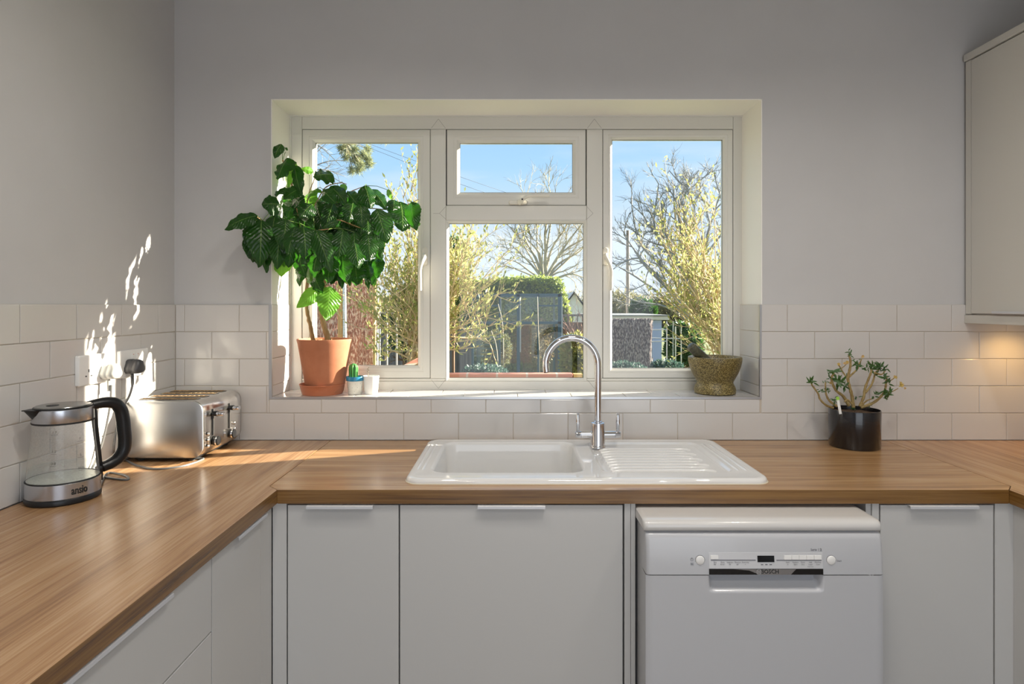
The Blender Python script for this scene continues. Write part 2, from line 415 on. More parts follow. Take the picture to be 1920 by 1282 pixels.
ring_frame(mb, X0, X1, Z0, Z1, [(0, .197), (.001, .1965), (.003, .197), (.0112, .2060), (.0118, .2075), (.0118, .214), (0, .214)])
mb.build('glazing_bead', m_upvc, win, smooth=True, angle=20)
mb = MB(); ring_frame(mb, X0, X1, Z0, Z1, [(.0108, .2085), (.0132, .2085), (.0132, .211), (.0108, .211)]); mb.build('gasket', m_gasket, win)
mb = MB(); mb.box(X0+.009, X1-.009, .2105, .2135, Z0+.009, Z1-.009); mb.build('window_pane', m_glass, win)
m_handle = M('cream_handle', (.74, .71, .62), .35)
def keyhole(parent, p):
    mb = MB(); mb.lathe(p, [(.0001, 0), (.0032, 0), (.0036, .0012), (.0001, .0012)], 14, axis='Y'); mb.build('keyhole', m_gasket, parent)
def vhandle(sash_, px, lx):
    mb = MB(); x = fx(px)
    ring = lambda y, d: [(x+u, y, fz(481)+v) for u, v in rrect(-.0105+d, .0105-d, -.036+d, .036-d, .009, 4)]
    mb.loft([ring(.1975, 0), ring(.187, 0), ring(.184, .002)], True, True, True)
    h = mb.build('handle', m_handle, sash_, smooth=True)
    mb = MB(); p = [Vector((x, .184, fz(479))), Vector((x, .172, fz(484))), Vector((x+.4*(fx(lx)-x), .158, fz(492))), Vector((fx(lx), .153, fz(506))), Vector((fx(lx), .153, fz(525))), Vector((fx(lx), .155, fz(545)))]
    mb.tube(smooth_path(p), [.012-.004*min(1, k/14) for k in range(31)], 10, flat=.7); mb.build('lever', m_handle, h, smooth=True)
    keyhole(h, (x+(fx(lx)-x)*.2, .1600, fz(487)))
vhandle(s1, 797.5, 791); vhandle(s3, 1135, 1143)
mb = MB(); x0, x1, zc = fx(954), fx(989), fz(380)
mb.loft([[(u, y, zc+v) for u, v in rrect(x0+d, x1-d, -.0085+d, .0085-d, .008, 4)] for y, d in ((.1975, 0), (.187, 0), (.184, .002))], True, True, True)
h = mb.build('handle', m_handle, s2, smooth=True)
p = [Vector((fx(974), .184, fz(380))), Vector((fx(979), .168, fz(377))), Vector((fx(988), .157, fz(371.5))), Vector((fx(1002), .153, fz(370))), Vector((fx(1016), .153, fz(370))), Vector((fx(1029), .155, fz(370)))]
mb = MB(); mb.tube(smooth_path(p), [.013-.0065*min(1, k/12) for k in range(31)], 10, flat=.8, up=(0, 0, 1)); mb.build('lever', m_handle, h, smooth=True)
keyhole(h, (fx(979), .1565, fz(376.5)))
# ---------------------------------------------------------------- worktops
WZ1, WZ0, WF = .910, .8725, -.6055
LX, RX = -.628, 1.3295          # inner edges of the left and right runs
SKX0, SKX1, SKY0, SKY1 = -.27, .69, -.535, -.06   # cut-out for the sink
def worktop(name, poly, mats, label, holes=None):
    bm = bmesh.new(); loops = [poly]+([holes] if holes else []); es = []
    for lp in loops:
        vs = [bm.verts.new((x, y, WZ1)) for x, y in lp]
        for i in range(len(vs)): es.append(bm.edges.new((vs[i], vs[(i+1) % len(vs)])))
    bmesh.ops.triangle_fill(bm, use_beauty=True, edges=es)
    bmesh.ops.recalc_face_normals(bm, faces=bm.faces)
    for f in bm.faces:
        if f.normal.z < 0: f.normal_flip()
    r = bmesh.ops.extrude_face_region(bm, geom=list(bm.faces))
    for v in [g for g in r['geom'] if isinstance(g, bmesh.types.BMVert)]: v.co.z = WZ0
    bmesh.ops.recalc_face_normals(bm, faces=bm.faces)
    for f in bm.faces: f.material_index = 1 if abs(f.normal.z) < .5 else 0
    me = bpy.data.meshes.new(name); bm.to_mesh(me); bm.free()
    for m_ in mats: me.materials.append(m_)
    o = bpy.data.objects.new(name, me); C.objects.link(o); WL[o.name] = Vector((0, 0, 0))
    b = o.modifiers.new('edge', 'BEVEL'); b.width = .0022; b.segments = 2; b.limit_method = 'ANGLE'; b.angle_limit = math.radians(60)
    return tag(o, label, 'worktop', 'wood effect worktops')
JL, JR = -.662, 1.363; g = .0003
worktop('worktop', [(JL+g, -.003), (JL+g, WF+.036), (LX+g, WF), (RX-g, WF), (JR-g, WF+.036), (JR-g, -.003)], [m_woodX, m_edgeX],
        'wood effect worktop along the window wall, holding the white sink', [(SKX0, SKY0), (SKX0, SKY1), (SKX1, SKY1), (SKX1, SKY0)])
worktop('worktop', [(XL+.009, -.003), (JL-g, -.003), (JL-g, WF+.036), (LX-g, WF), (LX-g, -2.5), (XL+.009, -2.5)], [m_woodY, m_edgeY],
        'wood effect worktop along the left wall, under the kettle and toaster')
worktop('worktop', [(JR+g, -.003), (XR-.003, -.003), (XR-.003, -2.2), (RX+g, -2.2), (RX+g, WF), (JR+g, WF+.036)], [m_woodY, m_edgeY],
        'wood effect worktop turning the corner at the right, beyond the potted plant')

# ---------------------------------------------------------------- base units
FY = -.598                        # door face plane of the window run
DT = .018; ZT = .868; ZB = .155
def lip_handle(parent, p0, p1, out, z=ZT-.0005):     # slim aluminium edge pull; out = outward unit vector
    p0, p1, out = Vector(p0), Vector(p1), Vector(out); t = (p1-p0).normalized()
    prof = [(-.016, .0012), (.011, .0012), (.0150, -.001), (.0150, -.0070), (.0134, -.0075), (.0130, -.001), (.010, -.0002), (-.016, -.0002)]
    mb = MB(); rings = [[p+out*a+Vector((0, 0, z+b-p.z)) for a, b in prof] for p in (p0, p1)]
    mb.loft(rings, True, True, True); h = mb.build('handle', m_handle_m, parent); tag_part(h, 'slim satin aluminium edge pull'); return h
def tag_part(o, label): o['label'] = label
def base_unit(label, x0, x1, hx0=None, hx1=None, group='white base cabinets'):
    t = thing('base_cabinet', label, 'cabinet', ((x0+x1)/2, -.3, ZB), group)
    mb = MB(); mb.box(x0+.001, x0+.018, -.575, -.01, ZB, WZ0-.001); mb.box(x1-.018, x1-.001, -.575, -.01, ZB, WZ0-.001)
    mb.box(x0+.018, x1-.018, -.575, -.01, ZB, ZB+.018); mb.box(x0+.018, x1-.018, -.02, -.01, ZB+.018, .66); mb.box(x0+.018, x1-.018, -.575, -.48, .70, .71)
    mb.build('carcass', m_carc, t)
    mb = MB(); mb.box(x0+.0018, x1-.0018, FY, FY+DT, ZB+.005, ZT-.0015); d = mb.build('door', m_door, t, bevel=.0015)
    if hx0 is not None: lip_handle(d, (hx0, FY, ZT), (hx1, FY, ZT), (0, -1, 0))
    return t
X = lambda px, s=698.0: (px-HX)/s
base_unit('white base cabinet with a narrow door, left of the sink cabinet', X(538), X(748.5), X(577), X(701))
base_unit('wide white base cabinet with a broad door below the bowl of the white sink', X(748.5), X(1169), X(896), X(1022))
base_unit('white base cabinet just right of the white dishwasher', X(1650), X(1864.5), X(1701), X(1829))
def panel(x0, x1, y0, y1, z0, z1, name, label, cat='panel', mat=None):
    mb = MB(); mb.box(x0, x1, y0, y1, z0, z1); return tag(mb.build(name, mat or m_door, bevel=.001), label, cat)
panel(-.6435, X(538)-.0015, FY, FY+.018, .02, ZT+.003, 'filler_panel', 'narrow white corner filler strip left of the narrow sink-wall door')
mb = MB(); mb.box(X(1171), X(1182.5), FY+.001, -.01, .02, ZT+.003); tag(mb.build('end_panel', m_door, bevel=.001), 'white end panel against the side of the wide sink cabinet', 'panel')
mb = MB(); mb.box(X(1183), X(1191.5), FY+.0005, -.01, .02, ZT+.003); tag(mb.build('end_panel', m_door, bevel=.001), 'white upright panel touching the left side of the dishwasher', 'panel')
mb = MB(); mb.box(X(1625), X(1635), FY+.004, -.01, .02, ZT+.003); mb.box(X(1635.5), X(1648.5), FY, -.01, .02, ZT+.003)
tag(mb.build('end_panel', m_door, bevel=.001), 'white grooved panel between the dishwasher and the cabinet on its right', 'panel')
panel(X(1866), X(1905), FY, FY+.018, .02, ZT+.003, 'filler_panel', 'white corner post right of the right-hand base cabinet')
mb = MB(); mb.box(X(538), X(1169), -.55, -.535, .0, .148); tag(mb.build('plinth', m_door), 'white plinth board below the two base cabinets left of the dishwasher', 'plinth')
mb = MB(); mb.box(X(1650), X(1866), -.55, -.535, 0, .148); tag(mb.build('plinth', m_door), 'white plinth board below the base cabinet right of the dishwasher', 'plinth')
# left run: door and drawers facing +X
FXL = -.6445
t = thing('base_cabinet', 'white base cabinet with a tall narrow door on the left run, next to the corner', 'cabinet', (-.9, -.8, ZB), 'white base cabinets')
def ycoord(px): return abs(FXL)*F/(HX-px)-CD
ya, yb = ycoord(397.5), ycoord(489)
mb = MB(); mb.box(XL+.03, FXL-.02, ya+.001, ya+.018, ZB, WZ0-.001); mb.box(XL+.03, FXL-.02, yb-.018, yb-.001, ZB, WZ0-.001); mb.box(XL+.03, FXL-.02, ya+.018, yb-.018, ZB, ZB+.018)
mb.build('carcass', m_carc, t)
mb = MB(); mb.box(FXL-DT, FXL, ya+.0016, yb-.0016, ZB+.005, ZT-.0015); d = mb.build('door', m_door, t, bevel=.0015)
lip_handle(d, (FXL, ycoord(437), ZT), (FXL, ycoord(498.5)-.025, ZT), (1, 0, 0))
t = thing('drawer_unit', 'white drawer unit with stacked drawer fronts on the left run', 'cabinet', (-.9, -1.4, ZB))
yc = ya-.80
mb = MB(); mb.box(XL+.03, FXL-.02, yc+.001, yc+.018, ZB, WZ0-.001); mb.box(XL+.03, FXL-.02, ya-.018, ya-.001, ZB, WZ0-.001); mb.box(XL+.03, FXL-.02, yc+.018, ya-.018, ZB, ZB+.018)
mb.build('carcass', m_carc, t)
for (z0, z1, h) in ((.7045, ZT-.0015, True), (.43, .7015, False), (.16, .427, False)):
    mb = MB(); mb.box(FXL-DT, FXL, yc+.0016, ya-.0016, z0, z1); d = mb.build('drawer_front', m_door, t, bevel=.0015)
    lip_handle(d, (FXL, ycoord(125)-.02, z1), (FXL, ycoord(311), z1), (1, 0, 0), z=z1+.001) if h else None
panel(FXL-DT, FXL-.001, yb+.0015, FY, .02, ZT+.003, 'filler_panel', 'narrow white corner filler strip right of the narrow left-run door')
mb = MB(); mb.box(XL+.03, FXL-.06, -2.3, -.55, 0, .148); tag(mb.build('plinth', m_door), 'white plinth board under the left run of cabinets', 'plinth')
# right run: only its first door is caught by the picture
FXR = 1.3465
t = thing('base_cabinet', 'white base cabinet on the right run, its door seen edge-on at the corner', 'cabinet', (1.6, -1.0, ZB), 'white base cabinets')
mb = MB(); mb.box(FXR+.02, XR-.01, -1.22, -1.20, ZB, WZ0-.001); mb.box(FXR+.02, XR-.01, -.68, -.66, ZB, WZ0-.001); mb.box(FXR+.02, XR-.01, -1.2, -.68, ZB, ZB+.018); mb.build('carcass', m_carc, t)
mb = MB(); mb.box(FXR, FXR+DT, -1.22, -.655, ZB+.005, ZT-.0015); mb.build('door', m_door, t, bevel=.0015)
panel(FXR, FXR+DT, -.652, FY, .02, ZT+.003, 'filler_panel', 'white filler strip of the right run, edge-on beside the corner post')

# ---------------------------------------------------------------- wall cabinet on the right wall
CX = 1.657
t = thing('wall_cabinet', 'tall white wall cabinet high on the right wall, warm light below it', 'cabinet', (1.8, -.5, 1.34))
mb = MB(); mb.box(CX+.021, XR-.001, -1.25, -.004, 1.369, 2.292); mb.build('carcass', m_carc, t)
mb = MB(); mb.box(CX+.001, CX+.02, -.030, -.004, 1.372, 2.291); mb.build('filler_strip', m_updoor, t, bevel=.001)
mb = MB(); mb.box(CX, CX+DT, -.62, -.0325, 1.374, 2.288); d = mb.build('door', m_updoor, t, bevel=.0015)
prof = [(.016, -.0012), (-.011, -.0012), (-.0145, .001), (-.0145, .0085), (-.0125, .0085), (-.0125, .002), (.016, .0002)]
mb = MB(); mb.loft([[(CX+a, y, 1.3745+b) for a, b in prof] for y in (-.33, -.145)], True, True, True); tag_part(mb.build('handle', m_handle_m, d), 'slim satin aluminium edge pull')
mb = MB(); mb.box(CX, CX+DT, -1.245, -.6235, 1.374, 2.288); mb.build('door', m_updoor, t, bevel=.0015)
mb = MB(); mb.box(CX-.006, XR-.001, -1.26, -.002, 2.2925, 2.318); mb.build('cornice', m_updoor, t, bevel=.003)
mb = MB(); mb.box(CX-.003, CX+.017, -1.25, -.002, 1.3375, 1.368); mb.build('light_pelmet', m_updoor, t, bevel=.0025)
m_led = M('warm_lamp_glow', (1, .8, .5), .4, emit=((1, .62, .22), 14))
t = thing('under_cabinet_light', 'small warm spotlight under the white wall cabinet', 'light', (1.80, -.12, 1.355))
mb = MB(); mb.lathe((1.80, -.12, 1.353), [(.032, .0145), (.034, .004), (.028, 0), (.001, 0)], 24, True, False); mb.build('housing', m_trim, t, smooth=True)
mb = MB(); mb.lathe((1.80, -.12, 1.3515), [(.001, 0), (.024, 0), (.024, .0012), (.001, .0012)], 24); mb.build('lamp_lens', m_led, t)
lt = bpy.data.lights.new('under_cabinet_lamp', 'SPOT'); lt.energy = 2.6; lt.color = (1, .60, .22); lt.spot_size = math.radians(150); lt.spot_blend = .8; lt.shadow_soft_size = .02
lo = bpy.data.objects.new('under_cabinet_lamp', lt); C.objects.link(lo); lo.location = (1.80, -.12, 1.345)

# ---------------------------------------------------------------- dishwasher
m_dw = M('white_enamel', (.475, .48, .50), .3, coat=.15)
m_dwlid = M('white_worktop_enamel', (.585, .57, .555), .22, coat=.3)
m_silver = M('silver_fascia', (.62, .62, .63), .35, .3)
m_print = M('grey_print', (.14, .14, .16), .6)
m_gloss = M('gloss_black', (.006, .006, .007), .08)
t = thing('dishwasher', 'white freestanding dishwasher with a front control panel under the worktop', 'dishwasher', (.635, -.35, 0))
DX0, DX1 = .3345, .9305
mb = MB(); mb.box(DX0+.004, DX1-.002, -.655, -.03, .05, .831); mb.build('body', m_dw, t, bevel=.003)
# lid with rounded front edge
mb = MB(); rings = []
for x, ins in ((DX0-.002, .006), (DX0+.003, .001), (DX0+.012, 0), (DX1-.012, 0), (DX1-.003, .001), (DX1+.001, .006)):
    prof = [(-.02, .835), (-.700+ins*.5, .835), (-.704+ins, .839), (-.703+ins, .850), (-.698+ins, .857-ins*.3), (-.688+ins, .8605-ins*.5), (-.670, .8615-ins*.6), (-.02, .8615-ins*.6)]
    rings.append([(x, y, z) for y, z in prof])
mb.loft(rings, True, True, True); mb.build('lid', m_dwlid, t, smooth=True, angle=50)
# bulging control panel
mb = MB(); rings = []
PZ = [(.8305, -.698), (.826, -.7035), (.815, -.7065), (.79, -.7105), (.76, -.7135), (.7305, -.7145)]
for x, ins in ((DX0+.001, .008), (DX0+.004, .002), (DX0+.012, 0), (DX1-.010, 0), (DX1-.003, .002), (DX1, .008)):
    rings.append([(x, y+ins, z) for z, y in PZ]+[(x, -.66, .7305), (x, -.66, .8305)])
mb.loft(rings, True, True, True); mb.build('control_panel', m_dw, t, smooth=True, angle=60)
def yfront(z):
    for (za, y_a), (zb, y_b) in zip(PZ, PZ[1:]):
        if zb <= z <= za: return y_a+(y_b-y_a)*(za-z)/(za-zb)
    return -.7145
# door with a scooped grip recess under the panel
sD = F/(CD-.7145)
def dx(px): return (px-HX)/sD
def dz(py): return CZ-(py-HY)/sD
nx, nz_ = 60, 44; mb = MB(); xs = [DX0+.0005+(DX1-DX0-.0005)*i/nx for i in range(nx+1)]
gx0, gx1, gz0, gz1 = dx(1330), dx(1543), dz(1108), .7285
xs = sorted(set([round(v, 5) for v in xs+[gx0-.004, gx0, gx0+.004, gx0+.01, gx1-.01, gx1-.004, gx1, gx1+.004]]))
zs = [.7285-(.7285-gz0)*k/12 for k in range(13)]+[gz0-.003, gz0-.006, gz0-.02]+[gz0-.02-(gz0-.02-.16)*k/6 for k in range(1, 7)]
def sstep(a, b, x): x = max(0, min(1, (x-a)/(b-a))); return x*x*(3-2*x)
grid = []
for z in zs:
    row = []
    for x in xs:
        e_ = sstep(gx0-.002, gx0+.012, x)*(1-sstep(gx1-.012, gx1+.002, x))
        s_ = .12*sstep(gz0-.003, gz0+.004, z)+.88*max(0, min(1, (z-gz0)/(gz1-gz0)))**.8; d_ = .042*e_*s_
        edge = .006*(1-sstep(0, .006, min(x-DX0, DX1-x)))
        row.append((x, -.7140+d_+edge, z))
    grid.append(row)
mb.loft(grid, close=False)
n_ = len(xs); back = [[(p[0], -.668, p[2]) for p in (r[0], r[-1])] for r in grid]
mb.loft([[r[0] for r in grid], [b[0] for b in back]], close=False); mb.loft([[r[-1] for r in grid], [b[1] for b in back]], close=False)
mb.build('door', m_dw, t, smooth=True, angle=50)
def onpanel(px, py, off=0.0006):
    z = dz(py); return Vector((dx(px), yfront(z)-off, z))
def pquad(mb, x0, x1, y0, y1, off=.0006, th=.0025):
    c = [onpanel(x0, y0, off), onpanel(x1, y0, off), onpanel(x1, y1, off), onpanel(x0, y1, off)]
    mb.loft([[p+Vector((0, th, 0)) for p in c], c], True, False, True)
fas = MB(); pquad(fas, 1329.5, 1543, 1036.5, 1066, .0010); fo = fas.build('fascia', m_silver, t)
mb = MB(); pquad(mb, 1329.5, 1543, 1065.8, 1076.5, .0020); go = mb.build('badge_strip', m_gloss, t)
m_badge = M('chrome_badge', (.40, .40, .41), .25, 1)
mb = MB(); c = [onpanel(1375, 1066, .0026), onpanel(1492, 1066.2, .0026), onpanel(1482, 1076.2, .0026), onpanel(1424, 1076.2, .0026), onpanel(1415, 1073, .0026), onpanel(1404, 1068.5, .0026)]
mb.loft([[p+Vector((0, .001, 0)) for p in c], c], True, False, True); bo = mb.build('badge', m_badge, go)
def panel_text(mb, txt, px, py, h, off=.0030, bold=0.0, mi=0):
    o_ = onpanel(px, py, off)
    add_text(mb, txt, h/sD*1.37, lambda u, v: (o_.x+u, yfront(min(.83, max(.7306, o_.z+v)))-off, o_.z+v), mi, bold)
mb = MB(); panel_text(mb, 'BOSCH', 1443, 1071, 7.6, .0032, .0002); mb.build('lettering', m_gasket, bo)
mb = MB(); cc = onpanel(1422, 1071, .0034)
def ringflat(mb, c, r0, r1, n=28):
    a = [(c.x+r0*math.cos(2*PI*k/n), c.y, c.z+r0*math.sin(2*PI*k/n)) for k in range(n)]; b = [(c.x+r1*math.cos(2*PI*k/n), c.y, c.z+r1*math.sin(2*PI*k/n)) for k in range(n)]
    mb.loft([a, b])
ringflat(mb, cc, .0058, .0068); ringflat(mb, cc, .0026, .0033)
for s_ in (-1, 1): mb.box(cc.x+s_*.0033-.0006, cc.x+s_*.0033+.0006, cc.y-.0001, cc.y, cc.z-.0045, cc.z+.0045)
mb.box(cc.x-.003, cc.x+.003, cc.y-.0001, cc.y, cc.z-.0005, cc.z+.0005)
mb.build('emblem', M('pale_emblem', (.55, .55, .56), .3, .6), bo)
mb = MB(); pquad(mb, 1420.5, 1452, 1042, 1053.5, .0016); mb.build('display', m_gloss, fo)
mb = MB(); pquad(mb, 1333, 1417, 1049.3, 1050.7, .0014, .001); pquad(mb, 1456, 1540.5, 1049.5, 1050.9, .0014, .001)
for x in (1429, 1437, 1445): pquad(mb, x-2.2, x+2.2, 1057.4, 1058.8, .0014, .001)
mb.build('marker_lines', m_print, fo)
m_btn = M('pale_button', (.78, .77, .75), .3)
mb = MB(); pquad(mb, 1333, 1347, 1041.5, 1048, .0022); mb.build('button', m_btn, fo)
for k in range(5):
    mb = MB(); pquad(mb, 1470.5+14.1*k, 1484+14.1*k, 1041.5, 1049, .0022); mb.build('button', m_btn, fo)
mb = MB()
for x, a, b in ((1341, 'Eco', '50\u00b0'), (1355, 'Auto', '45-65\u00b0'), (1369, 'Intensive', '70\u00b0'), (1383.5, 'Express', '65\u00b0'), (1397.5, 'Favourite', '\u2217'),
                (1477, 'Start', 'in'), (1491.5, 'Remote', 'Start'), (1505.5, 'Extra', 'Dry'), (1519.5, 'Half', 'Load'), (1533.5, 'Machine', 'Care')):
    panel_text(mb, a, x, 1054, 2.6, .0014); panel_text(mb, b, x, 1058, 2.6, .0014)
panel_text(mb, 'Home Con', 1519.5, 1062, 1.8, .0014)
mb.build('lettering', m_print, fo)
mb = MB(); panel_text(mb, 'Serie', 1527, 1031.5, 4.2, .0008, .00008); panel_text(mb, '2', 1540.5, 1031.5, 4.6, .0008, .00025)
pquad(mb, 1536.2, 1536.7, 1029, 1034, .0008, .0005); mb.build('lettering', m_print, t)
mb = MB(); panel_text(mb, 'Start', 1574, 1051.5, 3.4, .0008); mb.build('lettering', m_print, t); mb = MB()
pc = onpanel(1297.5, 1049, .0008); ringflat(mb, pc, .0030, .0037); mb.box(pc.x-.0004, pc.x+.0004, pc.y-.0001, pc.y, pc.z, pc.z+.0048)
pquad(mb, 1295, 1300.5, 1055.5, 1056.2, .0008, .0005); pquad(mb, 1295, 1300.5, 1058, 1058.7, .0008, .0005)
mb.build('power_symbol', m_print, t)
for px in (1313, 1559):
    c = onpanel(px, 1050.5, 0); mb = MB(); mb.lathe((c.x, c.y+.004, c.z), [(.0112, 0), (.0112, -.0052), (.0095, -.0064), (.001, -.0060)], 32, False, True, 'Y')
    b = mb.build('button', m_btn, t, smooth=True, angle=60); tag_part(b, 'round push button')
    mb = MB(); mb.lathe((c.x, c.y+.003, c.z), [(.0112, 0), (.0112, -.0034), (.0124, -.0034), (.0124, 0)], 32, False, False, 'Y'); mb.build('button_ring', M('grey_shadow_gap', (.25, .25, .26), .6), b)

# ---------------------------------------------------------------- sink
SX0, SX1, SY0, SY1, SZ = -.2985, .7185, -.557, -.043, .9235
t = thing('kitchen_sink', 'white ceramic inset sink with bowl at left and ribbed drainer at right', 'sink', (.21, -.3, .91))
bm = bmesh.new()
def rr(ins, z, x0=SX0, x1=SX1, y0=SY0, y1=SY1, r=.045): return [(u, v, z) for u, v in rrect(x0+ins, x1-ins, y0+ins, y1-ins, max(.004, r-ins), 8)]
mb = MB(); mb.loft([rr(0, .9103), rr(0, .9155), rr(.0025, .9205), rr(.007, .9235), rr(.013, SZ+.0008), rr(.020, SZ+.0008), rr(.024, SZ)])
BW = (-.236, .214, -.485, -.092); DR = (.262, .640, -.480, -.098)
def bowl(ins, z, r=.05): return rr(ins, z, *BW, r=r)
mb.loft([bowl(-.004, SZ), bowl(0, SZ-.0008), bowl(.004, SZ-.004), bowl(.006, SZ-.010), bowl(.010, SZ-.10), bowl(.014, SZ-.16), bowl(.03, SZ-.178), bowl(.06, SZ-.184)], True, False, True)
def dr(ins, z, r=.03): return rr(ins, z, *DR, r=r)
mb.loft([dr(-.003, SZ), dr(.001, SZ-.0008), dr(.006, SZ-.0045), dr(.012, SZ-.0055)], True, False, True)
# flat deck, filled between the outer ring and the two openings
es = []
for lp in (rr(.024, SZ), bowl(-.004, SZ), dr(-.003, SZ)):
    vs = [bm.verts.new(p) for p in lp]
    for i in range(len(vs)): es.append(bm.edges.new((vs[i], vs[(i+1) % len(vs)])))
bmesh.ops.triangle_fill(bm, use_beauty=True, edges=es); bm.verts.index_update()
i0 = len(mb.v); mb.v += [tuple(v.co) for v in bm.verts]
for f in bm.faces: mb.f.append(tuple(i0+v.index for v in f.verts)); mb.m.append(0)
bm.free()
# underside of the bowl, hidden in the cabinet
mb.loft([bowl(-.02, SZ-.015), bowl(.0, SZ-.19)], True, False, True)
for k in range(11):
    y = -.455+k*.033
    if k >= 9: continue
    L0, L1 = DR[0]+.03, DR[1]-.045-(.02 if k % 2 else 0)
    mb.tube([(L0, y, SZ-.0085), (L0+.012, y, SZ-.006), (L0+.03, y, SZ-.0046), (L1-.03, y, SZ-.0042), (L1-.01, y, SZ-.0055), (L1, y, SZ-.0085)], .0062, 12, flat=1.0)
for yk in (0, 1):
    for xx in (.658, .681): 
        if yk == 0: mb.tube([(xx, -.47, SZ-.007), (xx, -.45, SZ-.0035), (xx, -.13, SZ-.0035), (xx, -.11, SZ-.007)], .0065, 12)
for xx in (-.262, -.277): mb.tube([(xx, -.47, SZ-.0075), (xx, -.44, SZ-.0042), (xx, -.14, SZ-.0042), (xx, -.11, SZ-.0075)], .0065, 12)
mb.build('basin', m_ceramic, t, smooth=True, angle=50)
mb = MB(); mb.loft([[(BW[1]-.0085, -.44+u, SZ-.042+v) for u, v in rrect(-.02, .02, -.007, .007, .006, 4)], [(BW[1]-.003, -.44+u, SZ-.042+v) for u, v in rrect(-.02, .02, -.007, .007, .006, 4)]], True, True, True)
mb.build('overflow_slot', m_gap, t)
mb = MB(); mb.lathe((-.01, -.29, SZ-.1842), [(.001, 0), (.040, 0), (.043, .002), (.030, .003), (.001, .001)], 32); mb.build('waste', m_chrome, t, smooth=True)
mb = MB(); mb.loft([[(u, v, z) for u, v in rrect(SX0-i_, SX1+i_, SY0-i_, SY1+i_, .046, 8)] for z, i_ in ((.9101, .0022), (.9120, .0012), (.9122, -.002))]); mb.build('sealant', M('cream_sealant', (.62, .57, .45), .6), t, smooth=True)

# ---------------------------------------------------------------- tap
TX, TY = .2905, -.170; sT = F/(CD+TY)
def tp(px, py, dy=0): return Vector(((px-HX)/sT, TY+dy, CZ-(py-HY)/sT))
t = thing('mixer_tap', 'tall chrome swan-neck mixer tap with two lever handles behind the sink', 'tap', (TX, TY, SZ))
mb = MB(); mb.lathe((TX, TY, SZ), [(.001, .0002), (.0262, .0002), (.0262, .006), (.0245, .0075), (.0240, .009), (.0240, .078), (.0232, .0835), (.0205, .085), (.001, .085)], 48); mb.build('body', m_chrome, t, smooth=True, angle=50)
cx_, cz_, R_ = tp(1072, 683).x, tp(1072, 683).z, (1120.8-1072)/sT
pts = [Vector((TX, TY, SZ+.080)), Vector((TX, TY, SZ+.1)), Vector((TX, TY, (SZ+.1+cz_)/2)), Vector((TX, TY, cz_-.02))]
for k in range(0, 30): a = PI*1.06*k/29; pts.append(Vector((cx_+R_*math.cos(a), TY-.0*k, cz_+R_*math.sin(a)*1.02)))
pts.append(pts[-1]+(pts[-1]-pts[-2]).normalized()*.008)
mb = MB(); mb.tube(pts, .0113, 24); sp = mb.build('spout', m_chrome, t, smooth=True, angle=50)
mb = MB(); e0 = pts[-1]; e1 = pts[-1]+(pts[-1]-pts[-2]).normalized()*.003; mb.tube([e0, e1], [.0098, .009], 20); mb.build('nozzle', m_gap, sp)
mb = MB(); mb.lathe((TX, TY, SZ+.085), [(.0148, -.002), (.0148, .003), (.0118, .0045), (.0115, -.002)], 32, False, False); mb.build('collar', m_chrome, t, smooth=True, angle=50)
for s_ in (-1, 1):
    mb = MB(); zc = SZ+.043; prof = [(.001, 0), (.0118, 0), (.0118, .044), (.0108, .0448), (.0108, .0456), (.0118, .0464), (.0095, .062), (.0085, .0645), (.001, .0645)]
    mb.lathe((TX, TY, zc), [(r, s_*(h+.012)) for r, h in prof], 28, axis='X'); a = mb.build('valve_arm', m_chrome, t, smooth=True, angle=40)
    mb = MB(); lx = TX+s_*.0678; mb.tube([(lx, TY, zc+.002), (lx, TY, zc+.018), (lx, TY, zc+.04), (lx, TY, zc+.068), (lx, TY, zc+.0715)], [.0045, .0062, .0070, .0062, .0045], 18); mb.build('lever', m_chrome, a, smooth=True, angle=50)
# ---------------------------------------------------------------- kettle
KX, KY = -1.147, -.677
hd = Vector((.552, .833, 0)).normalized(); hp = Vector((-hd.y, hd.x, 0))
t = thing('electric_kettle', 'glass electric kettle with steel bands and black handle on the left worktop', 'kettle', (KX, KY, .91))
c0 = (KX, KY, .91)
m_kglass = thin_glass('kettle_glass', (.985, .99, .985), .8, .13, (.92, .92, .90))
m_water = thin_glass('kettle_water', (.95, .97, .96), .7, .12, (.92, .93, .91))
mb = MB(); mb.lathe(c0, [(.001, .0003), (.078, .0003), (.0812, .003), (.0815, .012), (.0795, .0155), (.001, .0155)], 64); mb.build('power_base', m_black, t, smooth=True, angle=40)
mb = MB(); mb.lathe(c0, [(.077, .0155), (.0805, .0165), (.0800, .052), (.0785, .0535), (.070, .0535)], 64, True, False); band = mb.build('steel_base_band', m_steelZ, t, smooth=True, angle=40)
mb = MB(); mb.lathe(c0, [(.0790, .0530), (.0800, .0535), (.0790, .0560), (.0772, .0560), (.0772, .0530)], 64, False, False); mb.build('seal_ring', m_rubber, t, smooth=True)
def kr(h): return .0785+(.0655-.0785)*sstep(-.2, 1.05, (h-.055)/(.198-.055))
def kprof(h0, h1, d=0, n=12): return [(kr(h0+(h1-h0)*k/n)-d, h0+(h1-h0)*k/n) for k in range(n+1)]
mb = MB(); mb.lathe(c0, kprof(.055, .199), 64, False, False); mb.build('glass_body', m_kglass, t, smooth=True)
mb = MB(); mb.lathe(c0, [(.001, .0548)]+kprof(.0548, .084, .003, 6)+[(.001, .084)], 64, False, False); mb.build('water', m_water, t, smooth=True, angle=40)
mb = MB(); mb.lathe(c0, [(.001, .0545), (.0772, .0545)], 64, False, False); mb.build('heating_plate', M('pale_limescale_plate', (.62, .62, .59), .45, .3), t)
